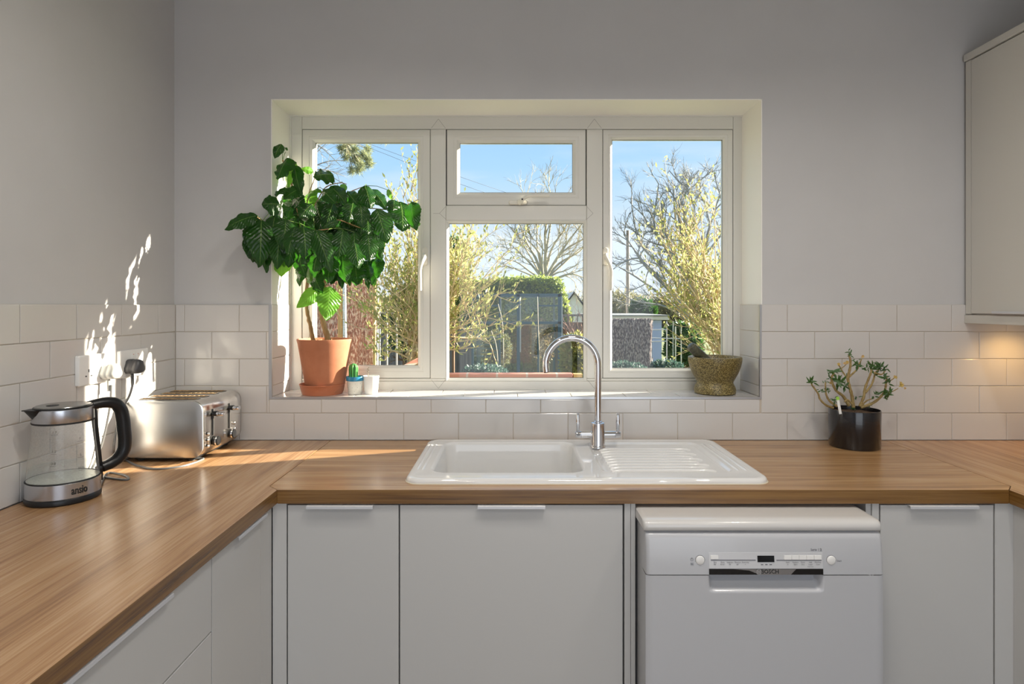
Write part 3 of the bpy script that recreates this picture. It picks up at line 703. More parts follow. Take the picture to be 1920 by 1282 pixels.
mb = MB(); mb.lathe(c0, [(.0665, .1965), (.0672, .1985), (.0668, .2005), (.0655, .2005), (.0655, .1965)], 64, False, False); mb.build('seal_ring', m_rubber, t, smooth=True)
mb = MB(); mb.lathe(c0, [(.0662, .2005), (.0667, .2015), (.0650, .232), (.0635, .2335), (.060, .2335)], 64, False, False); mb.build('steel_collar', m_steelZ, t, smooth=True, angle=40)
m_lid = M('dark_steel_lid', (.30, .30, .29), .25, .9)
mb = MB(); mb.lathe(c0, [(.0640, .231), (.0640, .2355), (.0622, .2372), (.001, .2372)], 64, True, False); lid = mb.build('lid', m_black, t, smooth=True, angle=40)
mb = MB(); mb.lathe(c0, [(.0600, .2372), (.0585, .2392), (.040, .2402), (.001, .2404)], 64, False, False); mb.build('lid_plate', m_lid, lid, smooth=True, angle=40)
mb = MB(); q = Vector(c0)-hd*.024; mb.lathe((q.x, q.y, .91), [(.014, .2395), (.0135, .2412), (.011, .2418), (.001, .2412)], 32, False, False); mb.build('lid_button', m_black, lid, smooth=True)
# spout
K = lambda a, b, h: Vector((KX, KY, .91+h))+hd*a+hp*b
mb = MB(); rings = []
for a, wv, zt, zb in ((-.050, .030, .2345, .204), (-.066, .024, .2345, .207), (-.076, .014, .2350, .219), (-.084, .006, .2360, .2295), (-.088, .001, .2365, .2355)):
    rings.append([K(a, -wv, zt), K(a-.001, -wv*.5, zt-.002), K(a-.001, wv*.5, zt-.002), K(a, wv, zt), K(a+.002, wv*.62, (zt+zb)/2), K(a+.003, 0, zb), K(a+.002, -wv*.62, (zt+zb)/2)])
mb.loft(rings, True, True, True); mb.build('spout', m_black, t, smooth=True, angle=70)
# handle
pts = [K(.056, 0, .228), K(.076, 0, .231), K(.098, 0, .232), K(.120, 0, .226), K(.134, 0, .208), K(.140, 0, .180), K(.143, 0, .150), K(.145, 0, .122), K(.142, 0, .096), K(.128, 0, .076), K(.110, 0, .066), K(.088, 0, .060), K(.076, 0, .056)]
sp_ = smooth_path(pts, 5); rad = [.0135]*len(sp_)
for k in range(len(sp_)):
    u = k/(len(sp_)-1); rad[k] = .0125+.0045*math.sin(PI*min(1, max(0, u))) - (.004 if u > .93 else 0)
mb = MB(); mb.tube(sp_, rad, 18, flat=1.15, up=tuple(hd)); ho = mb.build('handle', m_black, t, smooth=True)
mb = MB(); mb.tube([K(.0675, 0, .232), K(.0705, 0, .190), K(.078, 0, .12), K(.0835, 0, .058), K(.0845, 0, .026)], [.0085, .0075, .007, .0075, .0065], 12, flat=.55, up=tuple(hd)); mb.build('handle_spine', m_black, t, smooth=True)
# lettering on the band and level marks on the glass, wrapped round the body
def wrap(ang, h0, rfun, wx=1.0):
    def fn(u, v):
        u *= wx; h = h0+v; r = rfun(h); a = ang+u/r; return (KX+r*math.cos(a), KY+r*math.sin(a), .91+h)
    return fn
va = math.atan2(-CD-KY, 0-KX)
mb = MB(); add_text(mb, 'ansio', .0270, wrap(va+.42, .0335, lambda h: .0812, .66), 0, .0005); tag_part(mb.build('lettering', m_rubber, band), 'black lettering on the steel band')
mb = MB()
for ang, lv in ((va-.28, (('1.7', .180), ('1.2', .134), ('0.8', .105))), (va+.50, (('7', .158), ('5', .118), ('MIN', .086)))):
    for s_, h in lv:
        add_text(mb, s_, .0085, wrap(ang, h, lambda q_: kr(q_)+.0006)); f_ = wrap(ang, h-.006, lambda q_: kr(q_)+.0006)
        mb.quad(f_(-.007, 0), f_(.007, 0), f_(.007, .0006), f_(-.007, .0006))
mb.build('level_marks', M('faint_grey_print', (.07, .07, .07), .6), t)

def cable(name, pts, r, mat, label, n=6, ow=None):
    mb = MB(); mb.tube(smooth_path(pts, n), r, 8); return mb
def PZ_(px, py, z): D = (CZ-z)*F/(py-HY); return P(px, py, D)      # pixel on a horizontal plane
def PX_(px, py, x): D = (x)*F/(px-HX); return P(px, py, D)         # pixel on a plane x = const
kb = K(.082, 0, .008)
WS = .9125
mb = MB(); mb.tube(smooth_path([K(.080, -.004, .006), PZ_(200, 888, WS), PZ_(222, 888, WS), PZ_(238, 893, WS), PZ_(241, 898, WS), PZ_(232, 899, WS), PZ_(206, 896, WS), PZ_(192, 892, WS), PZ_(185, 879, WS)+Vector((-.02, .0, .001)),
    Vector((-1.215, -.50, WS)), Vector((-1.222, -.46, .93)), Vector((-1.215, -.425, 1.00)), Vector((-1.203, -.411, 1.10)), Vector((-1.200, -.409, 1.165))], 6), .0032, 8); mb.build('power_cord', m_cable, t, smooth=True)

# ---------------------------------------------------------------- sockets and plugs on the left wall
WX = XL+.0085
m_sock = M('white_socket', (.80, .79, .77), .25)
def socket(yc, zc, label):
    t = thing('wall_socket', label, 'socket', (WX, yc, zc), 'double wall sockets on the left wall'); hw, hh = .0745, .0435
    mb = MB(); mb.loft([[(WX+d, yc+u, zc+v) for u, v in rrect(-hw+i_, hw-i_, -hh+i_, hh-i_, .005, 4)] for d, i_ in ((0, 0), (.0085, 0), (.0105, .0015), (.011, .004))], True, False, True)
    mb.build('face_plate', m_sock, t, smooth=True, angle=40)
    for s_ in (-1, 1):
        mb = MB(); cy = yc+s_*.034
        for (u, v, a, b) in ((0, .002, .0019, .0042), (-.0115, -.017+.004, .0031, .0019), (.0115, -.017+.004, .0031, .0019)):
            mb.box(WX+.0106, WX+.0113, cy+u-a, cy+u+a, zc+v-b-.004, zc+v+b-.004)
        mb.build('pin_holes', m_gap, t)
        mb = MB(); sy = yc+s_*.012; mb.loft([[(WX+d, sy+u, zc+.021+v) for u, v in rrect(-.0055, .0055, -.009, .009, .0015, 2)] for d in (.0105, .0135)], True, False, True)
        r_ = mb.build('rocker_switch', m_sock, t, bevel=.0008)
        mb = MB(); mb.box(WX+.0130, WX+.0138, sy-.003, sy+.003, zc+.0275, zc+.0290); mb.build('on_mark', M('red_mark', (.5, .05, .04), .5), r_)
    return t
socket(-.443, 1.2165, 'white double wall socket nearer the camera, holding the white plug')
socket(-.260, 1.2175, 'white double wall socket nearer the window, holding the black plug')
def plug(yc, zc, mat, label, clear=False):
    t = thing('mains_plug', label, 'plug', (WX+.011, yc, zc)); x0 = WX+.0112
    def sec(s, d): return [(x0+d, yc+u*s, zc+v*s) for u, v in ((.017, .010), (.014, .019), (.006, .0235), (-.006, .0235), (-.014, .019), (-.017, .010), (-.0245, -.004), (-.024, -.014), (-.016, -.0215), (0, -.0235), (.016, -.0215), (.024, -.014), (.0245, -.004))]
    mb = MB(); mb.loft([sec(.97, 0), sec(1, .003), sec(1, .015), sec(.93, .017), sec(.93, .020), sec(.99, .022), sec(.95, .034), sec(.80, .041), sec(.55, .043)], True, True, True)
    mb.build('plug_body', mat, t, smooth=True, angle=50)
    mb = MB(); zz = zc-.022; pr = []
    for k in range(9): pr += [(.0058-.0002*k, -.0022*k*2), (.0042, -.0022*(2*k+1))]
    mb.lathe((x0+.012, yc, zz), pr, 14); mb.build('strain_relief', mat, t, smooth=True, angle=60)
    return t
m_wplug = M('white_clear_plug', (.50, .50, .47), .25)
plug(-.409, 1.2055, m_wplug, 'white plug in the wall socket above the kettle')
plug(-.294, 1.2085, M('dark_plug', (.05, .05, .055), .35), 'black plug in the wall socket nearer the window')

# ---------------------------------------------------------------- toaster
t = thing('toaster', 'brushed steel four-slice toaster on the worktop under the sockets', 'toaster', (-1.10, -.17, .91))
TX0, TX1, TY0, TY1, TZ0, TZ1 = -1.226, -.970, -.322, -.034, .924, 1.102
TR = .034
def tsec(ins, y, bulge=0):
    out = []
    for u, v in rrect(TX0+ins, TX1-ins, TZ0+ins, TZ1-ins, TR-ins*.6, 8):
        if u > -1.10 and bulge: u += bulge*max(0, math.cos((v-(TZ0+TZ1)/2)/(TZ1-TZ0)*PI*.9))*((u+1.10)/.13)
        out.append((u, y, v))
    return out
mb = MB(); mb.loft([tsec(.003, TY0), tsec(.0008, TY0+.0012), tsec(0, TY0+.004)], True, True, False); mb.build('front_panel', m_steelX, t, smooth=True, angle=40)
mb = MB(); mb.loft([tsec(.0022, TY0+.004), tsec(.0022, TY0+.0062)], True, False, False); mb.build('panel_seam', m_gap, t)
m_steelY = steel('brushed_steel_wrap', 1, .22)
mb = MB(); mb.loft([tsec(0, TY0+.0062, .001), tsec(0, TY0+.03, .007), tsec(0, (TY0+TY1)/2, .010), tsec(0, TY1-.04, .005), tsec(.003, TY1-.008, .0), tsec(.010, TY1, 0)], True, False, True)
body = mb.build('wrap_body', m_steelY, t, smooth=True, angle=50)
mb = MB(); mb.loft([[(u, v, z) for u, v in rrect(TX0+.025, TX1-.028, TY0+.012, TY1-.02, .02, 4)] for z in (.9185, .9265)], True, True, True); mb.build('base_tray', m_black, t)
for (x, y) in ((TX0+.045, TY0+.03), (TX1-.05, TY0+.03), (TX0+.045, TY1-.04), (TX1-.05, TY1-.04)):
    mb = MB(); mb.lathe((x, y, .9102), [(.010, 0), (.011, .009), (.001, .009)], 16); mb.build('foot', m_rubber, t)
m_slot = M('slot_dark', (.035, .025, .018), .7); m_crumb = noisy('toasted_wire', [(.35, (.16, .09, .04)), (.7, (.42, .28, .13))], 120, .6, bump=.5)
for y in (-.272, -.214, -.148, -.092):
    mb = MB(); ring_ = lambda d, z: [(u, v, z) for u, v in rrect(TX0+.030+d, TX1-.038-d, y-.0165+d, y+.0165-d, .008, 4)]
    mb.loft([ring_(0, TZ1+.0003), ring_(-.0015, TZ1+.0012), ring_(.002, TZ1+.0012), ring_(.003, TZ1-.002)], True, False, False)
    so_ = mb.build('slot_rim', m_steelY, t, smooth=True)
    mb = MB(); mb.loft([ring_(.001, TZ1+.0004), ring_(.0015, TZ1+.0004)], True, False, True); mb.build('slot_opening', m_slot, so_)
    mb = MB()
    for s_ in (-1, 1):
        mb.tube([(TX0+.034, y+s_*.009, TZ1+.001), (TX1-.042, y+s_*.009, TZ1+.001)], .0012, 6)
    for k in range(12): xk = TX0+.040+k*.0145; mb.tube([(xk, y-.011, TZ1+.0012), (xk+.003, y+.011, TZ1+.0012)], .0009, 5)
    tag_part(mb.build('bread_guide', m_crumb, so_), 'browned wire guide')
fxr = TX1+.0085
for (ys, yk, yb_) in ((-.272, -.262, -.300), (-.158, -.150, -.118)):
    mb = MB(); mb.box(fxr-.006, fxr+.0012, ys-.0012, ys+.0012, .985, 1.070); sl = mb.build('lever_slot', m_gap, t)
    mb = MB(); zc = 1.055; mb.tube([(fxr-.002, ys, zc), (fxr+.012, ys, zc), (fxr+.016, ys, zc)], [.0075, .0085, .0085], 16); kn = mb.build('lever', m_black, t, smooth=True, angle=50)
    mb = MB(); mb.loft([[(fxr+a, ys+u, zc+v) for u, v in rrect(-.011*s_, .011*s_, -.0065*s_, .0065*s_, .005, 4)] for a, s_ in ((.014, .9), (.018, 1), (.030, 1), (.034, .85))], True, True, True); tag_part(mb.build('lever_tip', m_chrome, kn, smooth=True, angle=60), 'chrome lever tip')
    mb = MB(); zk = .966; mb.lathe((fxr-.001, yk, zk), [(.0150, 0), (.0150, .013), (.0135, .015), (.001, .0155)], 32, axis='X'); kb_ = mb.build('browning_knob', m_black, t, smooth=True, angle=50)
    mb = MB(); mb.lathe((fxr+.006, yk, zk), [(.0156, 0), (.0156, .004), (.0150, .0042)], 32, False, False, 'X'); mb.build('knob_ring', m_chrome, kb_, smooth=True)
    for zz in (.996, .976, .957):
        mb = MB(); mb.lathe((fxr-.004, yb_, zz), [(.0055, 0), (.0055, .0045), (.0040, .0060), (.001, .0062)], 18, axis='X'); mb.build('push_button', m_steelY, t, smooth=True, angle=50)
mb = MB(); pth = [Vector((-1.02, -.29, .914)), PZ_(383, 859, WS)+Vector((0, -.005, 0)), PZ_(360, 869, WS), PZ_(330, 876, WS), PZ_(290, 879, WS), PZ_(255, 872, WS), PZ_(232, 859, WS), PZ_(222, 850, WS)+Vector((0, 0, .003)),
    Vector((-1.2335+.014, -.368, .955)), Vector((-1.216, -.362, 1.02)), Vector((-1.212, -.345, 1.075)), Vector((-1.208, -.312, 1.115)), Vector((-1.206, -.297, 1.150)), Vector((-1.206, -.294, 1.168))]
mb.tube(smooth_path(pth, 7), .0034, 8); mb.build('power_cord', m_cable, t, smooth=True)

# ---------------------------------------------------------------- plant leaf helper
def leaf(mb, base, tip, wid, nrm, bend=.15, fold=.25, nl=8, nw=4, wav=.06, shape=1.0, seed=0, uvs=None):
    base, tip, nrm = Vector(base), Vector(tip), Vector(nrm)
    ax = tip-base; L = ax.length
    if L < 1e-5: return
    t_ = ax/L; nrm = (nrm - t_*nrm.dot(t_))
    if nrm.length < 1e-5: nrm = t_.orthogonal()
    nrm.normalize(); s_ = t_.cross(nrm); r_ = random.Random(seed); ph = r_.uniform(0, 6)
    i = len(mb.v)
    for a in range(nl+1):
        u = a/nl; w_ = wid/2*(math.sin(PI*(u**.80))**.72)*(1-.30*u)*1.15*(1+(.045*math.sin(u*56) if nl > 12 else 0)) if 0 < u < 1 else .0008
        if shape > 1: w_ *= 1
        c = base+ax*u+nrm*(bend*L*math.sin(PI*u*.95))
        for b in range(-nw//2, nw//2+1):
            v = b/(nw/2)
            p = c+s_*(w_*v*math.cos(fold))+nrm*(-abs(v)*w_*math.sin(fold) + wav*wid*math.sin(u*19+ph+abs(v)*3)*abs(v)*.5)
            mb.v.append(tuple(p))
            if mb.uv is None: mb.uv = []
            mb.uv.append((v*.5+.5, u))
    n = nw+1
    for a in range(nl):
        for b in range(nw): mb.f.append((i+a*n+b, i+a*n+b+1, i+(a+1)*n+b+1, i+(a+1)*n+b)); mb.m.append(0)

m_terra = noisy('terracotta', [(.35, (.42, .155, .075)), (.7, (.52, .215, .115))], 9, .75, bump=.1, bdist=.0006)
m_terra2 = M('orange_plastic_saucer', (.50, .165, .075), .45)
m_soil = noisy('soil', [(.3, (.03, .018, .01)), (.7, (.12, .07, .04))], 60, .95, bump=1, bdist=.004)
m_bark = noisy('tan_bark', [(.3, (.28, .15, .06)), (.7, (.55, .36, .17))], 40, .8, (1, 1, .3), .4)
def coffee_leaf_mat(name, c0_, c1_, tc_, tr=.28, rough=.26):
    m = M(name, c0_, rough, spec=.42); n = N(m); uv = n.n('ShaderNodeUVMap'); uv.uv_map = 'uv'
    sx = n.n('ShaderNodeSeparateXYZ'); n.l(uv.outputs[0], sx.inputs[0])
    ab = n.n('ShaderNodeMath', operation='SUBTRACT'); n.l(sx.outputs[0], ab.inputs[0]); ab.inputs[1].default_value = .5
    ab2 = n.n('ShaderNodeMath', operation='ABSOLUTE'); n.l(ab.outputs[0], ab2.inputs[0])
    mm = n.n('ShaderNodeMath', operation='MULTIPLY_ADD'); n.l(ab2.outputs[0], mm.inputs[0]); mm.inputs[1].default_value = -.55; n.l(sx.outputs[1], mm.inputs[2])
    m2 = n.n('ShaderNodeMath', operation='MULTIPLY'); n.l(mm.outputs[0], m2.inputs[0]); m2.inputs[1].default_value = 62
    sn = n.n('ShaderNodeMath', operation='SINE'); n.l(m2.outputs[0], sn.inputs[0])
    n.bump(sn.outputs[0], .38, .002)
    f = n.noise(n.coords(), 9, 3); cc_ = n.n('ShaderNodeMixRGB'); n.l(f, cc_.inputs[0]); cc_.inputs[1].default_value = (*c0_, 1); cc_.inputs[2].default_value = (*c1_, 1)
    vein = n.n('ShaderNodeMath', operation='LESS_THAN'); n.l(ab2.outputs[0], vein.inputs[0]); vein.inputs[1].default_value = .018
    c2 = n.n('ShaderNodeMixRGB'); vm = n.n('ShaderNodeMath', operation='MULTIPLY'); n.l(vein.outputs[0], vm.inputs[0]); vm.inputs[1].default_value = .5
    n.l(vm.outputs[0], c2.inputs[0]); n.l(cc_.outputs[0], c2.inputs[1]); c2.inputs[2].default_value = (.25, .42, .10, 1); n.l(c2.outputs[0], n.b.inputs['Base Color'])
    tr_ = n.n('ShaderNodeBsdfTranslucent'); tr_.inputs[0].default_value = (*tc_, 1)
    mxx = n.n('ShaderNodeMixShader'); mxx.inputs[0].default_value = tr; n.l(n.b.outputs[0], mxx.inputs[1]); n.l(tr_.outputs[0], mxx.inputs[2]); n.l(mxx.outputs[0], n.out.inputs[0])
    return m
m_cof = coffee_leaf_mat('dark_glossy_leaf', (.008, .036, .006), (.020, .078, .010), (.05, .24, .015))
m_cofl = coffee_leaf_mat('fresh_green_leaf', (.06, .20, .02), (.13, .32, .04), (.25, .60, .05), .4)

# ---------------------------------------------------------------- coffee plant on the sill
PC = P(609.5, 700, 2.335); PX0, PY0 = PC.x, PC.y
mb = MB(); mb.lathe((P(605, 700, 2.338).x, PY0, SILL), [(.001, .0006), (.074, .0006), (.0835, .0360), (.0850, .0370), (.0846, .0385), (.0812, .0382), (.0730, .0045), (.001, .0042)], 56, False, False)
tag(mb.build('plant_saucer', m_terra2, smooth=True, angle=50), 'round terracotta-coloured saucer under the largest plant pot', 'saucer')
PB = SILL+.0048
t = thing('potted_coffee_plant', 'leggy glossy-leaved plant in a terracotta pot at the left end of the sill', 'potted plant', (PX0, PY0, PB))
mb = MB(); mb.lathe((PX0, PY0, PB), [(.001, 0), (.066, 0), (.0685, .003), (.0995, .186), (.1035, .2000), (.1030, .2035), (.0985, .2035), (.0950, .190), (.0940, .184)], 64, False, False); mb.build('pot', m_terra, t, smooth=True, angle=40)
mb = MB(); rg = []
for k, (r_, h) in enumerate(((.0955, .188), (.07, .191), (.04, .194), (.012, .195))):
    rg.append([(PX0+r_*math.cos(2*PI*j/40), PY0+r_*math.sin(2*PI*j/40), PB+h+rnd.uniform(-.002, .003)*(k > 0)) for j in range(40)])
mb.loft(rg, True, False, True); mb.build('soil', m_soil, t, smooth=True)
mb = MB()
for k in range(120):
    a = rnd.uniform(0, 2*PI); r_ = rnd.uniform(.03, .094); p = Vector((PX0+r_*math.cos(a), PY0+r_*math.sin(a), PB+.193)); d = Vector((rnd.uniform(-1, 1), rnd.uniform(-1, 1), rnd.uniform(-.1, .9)))*.010
    mb.tube([p-d*.5, p+d], .0009, 3)
tag_part(mb.build('bark_mulch', m_bark, t), 'dry bits of bark and straw on the soil')
BP = []; mb = MB()
def stem(pts, r0, r1, D=2.33, n=6, wob=.0015):
    q = [P(x, y, D+(d if d else 0)) for x, y, d in pts]; sp2 = smooth_path(q, n)
    L = len(sp2); rr_ = [(r0+(r1-r0)*k/(L-1))*(1+.10*math.sin(k*2.1)) for k in range(L)]
    BP.extend(sp2); mb.tube([p+Vector((rnd.uniform(-wob, wob), rnd.uniform(-wob, wob), 0)) if 0 < k < L-1 else p for k, p in enumerate(sp2)], rr_, 8)
stem([(588, 642, 0), (584, 620, 0), (577, 590, -.005), (574, 555, -.01), (576, 520, -.01), (572, 470, -.01), (560, 410, -.02), (548, 350, -.02), (530, 300, 0)], .0085, .003)
stem([(617, 642, 0), (608, 612, 0), (602, 580, 0), (606, 545, .01), (612, 505, .01), (610, 450, 0), (600, 395, 0)], .0115, .004)
for b in ([(572, 470, -.01), (540, 440, -.05), (505, 424, -.1), (480, 406, -.14), (455, 402, -.17)], [(600, 430, 0), (630, 412, -.03), (680, 428, -.05), (710, 425, -.03)], [(600, 395, 0), (640, 388, 0), (690, 390, .02), (740, 392, .03), (785, 374, .04)],
          [(600, 400, 0), (640, 372, .01), (660, 358, .01), (688, 348, .01)], [(572, 400, 0), (580, 360, 0), (590, 335, 0)], [(590, 385, 0), (610, 352, 0), (636, 343, .01), (650, 345, .01)], [(605, 470, 0), (650, 460, -.05), (690, 450, -.06), (708, 440, -.04)], [(560, 430, 0), (590, 432, -.1), (625, 428, -.12)]):
    stem(b, .0026, .0014, wob=.0004)
mb.build('stem', m_bark, t, smooth=True)
U = lambda u, v: (400+u/4.274, 240+v/4.274)
LV = [  # base(u,v) tip(u,v) width(px*4.27) depth class (0 back .. 3 front) tone
 (545,130,492,248,66,1,0),(585,185,520,120,60,0,0),(600,240,520,418,150,2,0),(625,260,600,500,105,1,1),(655,300,712,548,84,2,0),(958,372,800,392,158,1,2),(800,350,698,325,42,0,1),(575,470,498,548,90,1,0),(700,480,560,572,92,2,0),(535,610,388,610,150,2,0),
 (352,700,92,818,118,3,0),(350,712,318,1080,130,2,0),(385,735,372,1112,158,3,0),(450,750,425,1160,150,2,0),(560,1000,545,1192,130,1,1),(655,790,598,1022,118,4,0),(722,785,738,1062,148,4,0),(822,812,948,1162,132,4,3),(900,840,968,1040,96,3,0),
 (1040,815,1000,1102,112,3,0),(1130,835,1148,1112,122,3,0),(1242,815,1222,1062,118,3,0),(1292,850,1352,1068,80,3,3),(1310,650,1395,930,150,3,0),(1215,462,1262,650,116,1,0),(1255,485,1388,655,90,1,3),(1395,495,1432,575,34,0,1),(1500,592,1515,832,155,1,0),(1590,590,1632,825,105,1,0),(1450,575,1440,668,88,1,4),
 (1180,615,1195,800,112,3,0),(1072,510,1168,628,84,1,4),(880,495,988,608,92,2,4),(940,465,1068,612,112,1,4),(1120,600,1080,758,112,2,4),(915,655,795,745,92,1,1),(790,610,690,722,112,2,0),(650,590,590,725,112,1,0),(700,725,812,812,84,2,0),(835,480,760,560,92,1,1),(1040,445,1045,522,46,0,1),
 (800,1100,842,1282,100,1,0),(905,1060,880,1190,64,1,4),(960,1090,962,1250,80,1,0),(1050,1080,1032,1290,72,1,0),(1140,1110,1160,1255,122,2,0),(1235,1090,1260,1205,60,2,3),(1320,1040,1318,1205,92,1,0),(1190,1200,1150,1250,40,1,1),(700,1010,745,1140,110,1,0),(1230,700,1240,860,110,3,0),(1420,700,1490,690,60,0,1),
 (1560,780,1510,830,60,0,1),(1620,700,1590,800,80,0,1),(640,560,720,620,110,1,0),(980,600,1000,760,120,1,0),(1000,740,880,800,50,3,4),(500,690,470,900,110,1,0),(560,780,520,960,120,1,0),(600,860,640,1020,120,1,0),(1230,760,1330,900,110,0,0),(900,900,850,1090,110,1,0),(1070,950,1060,1130,100,1,0),
 (480,900,360,1120,110,1,0),(300,860,290,1050,90,1,0),(640,500,600,640,120,0,0),(1000,500,1010,640,110,0,1),(860,560,900,690,110,0,0),(740,660,640,700,100,1,0)]
mbd = MB(); mbl = MB(); mbp = MB(); rl = random.Random(5)
DP = {0: .035, 1: -.03, 2: -.12, 3: -.20, 4: -.29}
def add_leaf(x0, y0, x1, y1, wpx, dc, tone, seed):
    D = 2.335+DP[dc]+rl.uniform(-.02, .02)
    xm = min(x0, x1)
    if xm < 520: D = min(D, 2.20)
    if max(x0, x1) > 745: D = max(2.26, min(D, 2.36))
    b = P(x0, y0, D+.015); e2 = P(x1, y1, D-.02)
    yaw = rl.uniform(-.6, .6); nrm = Vector((math.sin(yaw), -math.cos(yaw), rl.uniform(-.25, .5)))
    leaf(mbl if tone in (1, 2) else mbd, b, e2, wpx/4.274*D/F*1.32/max(.75, math.cos(yaw)), nrm, bend=rl.uniform(.05, .16), fold=rl.uniform(.1, .45), nl=22, nw=6, wav=.10, seed=seed)
    q_ = min(BP, key=lambda p_: (p_-b).length)
    if .004 < (q_-b).length < .14: mbp.tube([q_, q_.lerp(b, .5)+Vector((0, 0, .006)), b, b+(e2-b)*.04], [.0013, .0011, .0011, .0008], 5)
for k, (u0, v0, u1, v1, wd, dc, tn) in enumerate(LV):
    a = U(u0, v0); b = U(u1, v1); add_leaf(a[0], a[1], b[0], b[1], wd, dc, tn if tn != 2 else 0, k)
add_leaf(598, 541, 556, 577, 92, 2, 1, 901); add_leaf(619, 537, 612, 602, 128, 2, 1, 902); add_leaf(590, 515, 606, 550, 95, 2, 0, 903)
for k in range(64):   # inner foliage
    a_ = rl.uniform(0, 2*PI); r_ = math.sqrt(rl.uniform(0, 1)); x = 612+95*r_*math.cos(a_); y = 440+72*r_*math.sin(a_)
    if x < 560 and y > 470: continue
    add_leaf(x, y-20, x+rl.uniform(-22, 22), y+rl.uniform(22, 42), rl.uniform(80, 130), rl.choice((0, 0, 1)), 1 if rl.random() < .22 else 0, 300+k)
for k in range(12):
    x = rl.uniform(625, 712); add_leaf(x, rl.uniform(470, 495), x+rl.uniform(-8, 8), rl.uniform(522, 545), rl.uniform(60, 100), rl.choice((0, 1)), 1 if rl.random() < .3 else 0, 500+k)
for k, (x0, y0, x1, y1) in enumerate(((508, 424, 502, 500), (528, 430, 520, 506), (548, 438, 541, 502), (484, 430, 480, 494), (560, 462, 573, 520), (536, 412, 530, 470))): add_leaf(x0, y0, x1, y1, 128, (2, 3, 3, 2, 3, 3)[k], 0, 750+k)
for k, (x0, y0, x1, y1) in enumerate(((602, 470, 590, 522), (642, 478, 650, 530), (622, 486, 616, 532), (665, 455, 672, 505), (690, 440, 694, 492), (575, 455, 566, 505))): add_leaf(x0, y0, x1, y1, 118, 4, 0, 700+k)
mbp.build('leaf_stalks', M('green_petiole', (.12, .20, .04), .5), t, smooth=True)
mbd.build('foliage', m_cof, t, smooth=True, angle=80, recalc=False)
tag_part(mbl.build('foliage', m_cofl, t, smooth=True, angle=80, recalc=False), 'younger bright green leaves')

# ---------------------------------------------------------------- small pots beside it
cx = P(666, 700, 2.318).x; cy = 2.315-CD
t = thing('potted_cactus', 'small cactus in a white pot with a blue rim', 'potted plant', (cx, cy, SILL))
m_wpot = noisy('cream_ceramic', [(.4, (.72, .70, .62)), (.6, (.80, .78, .70))], 30, .4)
mb = MB(); mb.lathe((cx, cy, SILL), [(.001, .0006), (.0235, .0006), (.0248, .003), (.0300, .050), (.0300, .0535)], 40, False, False); pt = mb.build('pot', m_wpot, t, smooth=True, angle=40)
mb = MB(); mb.lathe((cx, cy, SILL), [(.0302, .0515), (.0325, .0525), (.0335, .0660), (.0325, .068), (.0300, .068), (.0290, .058)], 40, False, False); tag_part(mb.build('rim', M('blue_glaze', (.03, .22, .38), .2), t, smooth=True, angle=40), 'glazed blue rim')
mb = MB()
for k in range(26):
    a = 2*PI*(k % 9)/9+.4*(k//9); h = .014+.014*(k//9); r_ = .0250+(.0300-.0250)*h/.05+.0004
    f_ = lambda u, v: (cx+r_*math.cos(a+u/r_), cy+r_*math.sin(a+u/r_), SILL+h+v)
    mb.quad(f_(-.0016, 0), f_(0, -.0008), f_(.0016, 0), f_(0, .0008))
mb.build('painted_dots', M('blue_paint', (.05, .12, .2), .5), pt)
mb = MB(); mb.lathe((cx, cy, SILL), [(.001, .0645), (.030, .0615)], 24, False, False); mb.build('soil', m_soil, t)
m_cact = noisy('cactus_green', [(.3, (.02, .15, .03)), (.7, (.07, .30, .06))], 18, .5)
mb = MB(); rings = []; ccx = P(663, 700, 2.318).x
for k in range(13):
    u = k/12; h = .060+.056*u; R0 = .0165*(1-.10*(1-u))*math.sqrt(max(.02, 1-max(0, (u-.72)/.285)**2))
    rings.append([(ccx+R0*(1+.13*math.cos(8*2*PI*j/64))*math.cos(2*PI*j/64), cy+R0*(1+.13*math.cos(8*2*PI*j/64))*math.sin(2*PI*j/64), SILL+h) for j in range(64)])
mb.loft(rings, True, False, True); mb.build('cactus_body', m_cact, t, smooth=True)
cx = P(697, 700, 2.335).x; cy = 2.325-CD
t = thing('potted_seedling', 'tiny ribbed white pot with a bare stem, right of the cactus', 'potted plant', (cx, cy, SILL))
mb = MB(); pr = [(.001, .0006), (.0235, .0006)]
for k in range(1, 13): pr.append((.0240+(.0305-.0240)*k/12+(.0004 if k % 2 else -.0003), .069*k/12))
pr += [(.0285, .069), (.0275, .056), (.001, .056)]
mb.lathe((cx, cy, SILL), pr, 40, False, False); mb.build('pot', M('white_glaze', (.80, .79, .76), .35), t, smooth=True, angle=50)
mb = MB(); mb.tube([(cx-.011, cy, SILL+.055), (cx-.012, cy, SILL+.075), (cx-.0105, cy, SILL+.098)], [.0012, .0012, .0008], 6)
for k in range(5): leaf(mb, (cx-.0115, cy, SILL+.078+.005*k), (cx-.0115+.004*(-1)**k, cy-.001, SILL+.081+.005*k), .0022, (0, -1, 0), nl=2, nw=2)
mb.uv = None; mb.build('stem', noisy('dry_stem', [(.3, (.1, .08, .05)), (.7, (.3, .25, .18))], 50), t)

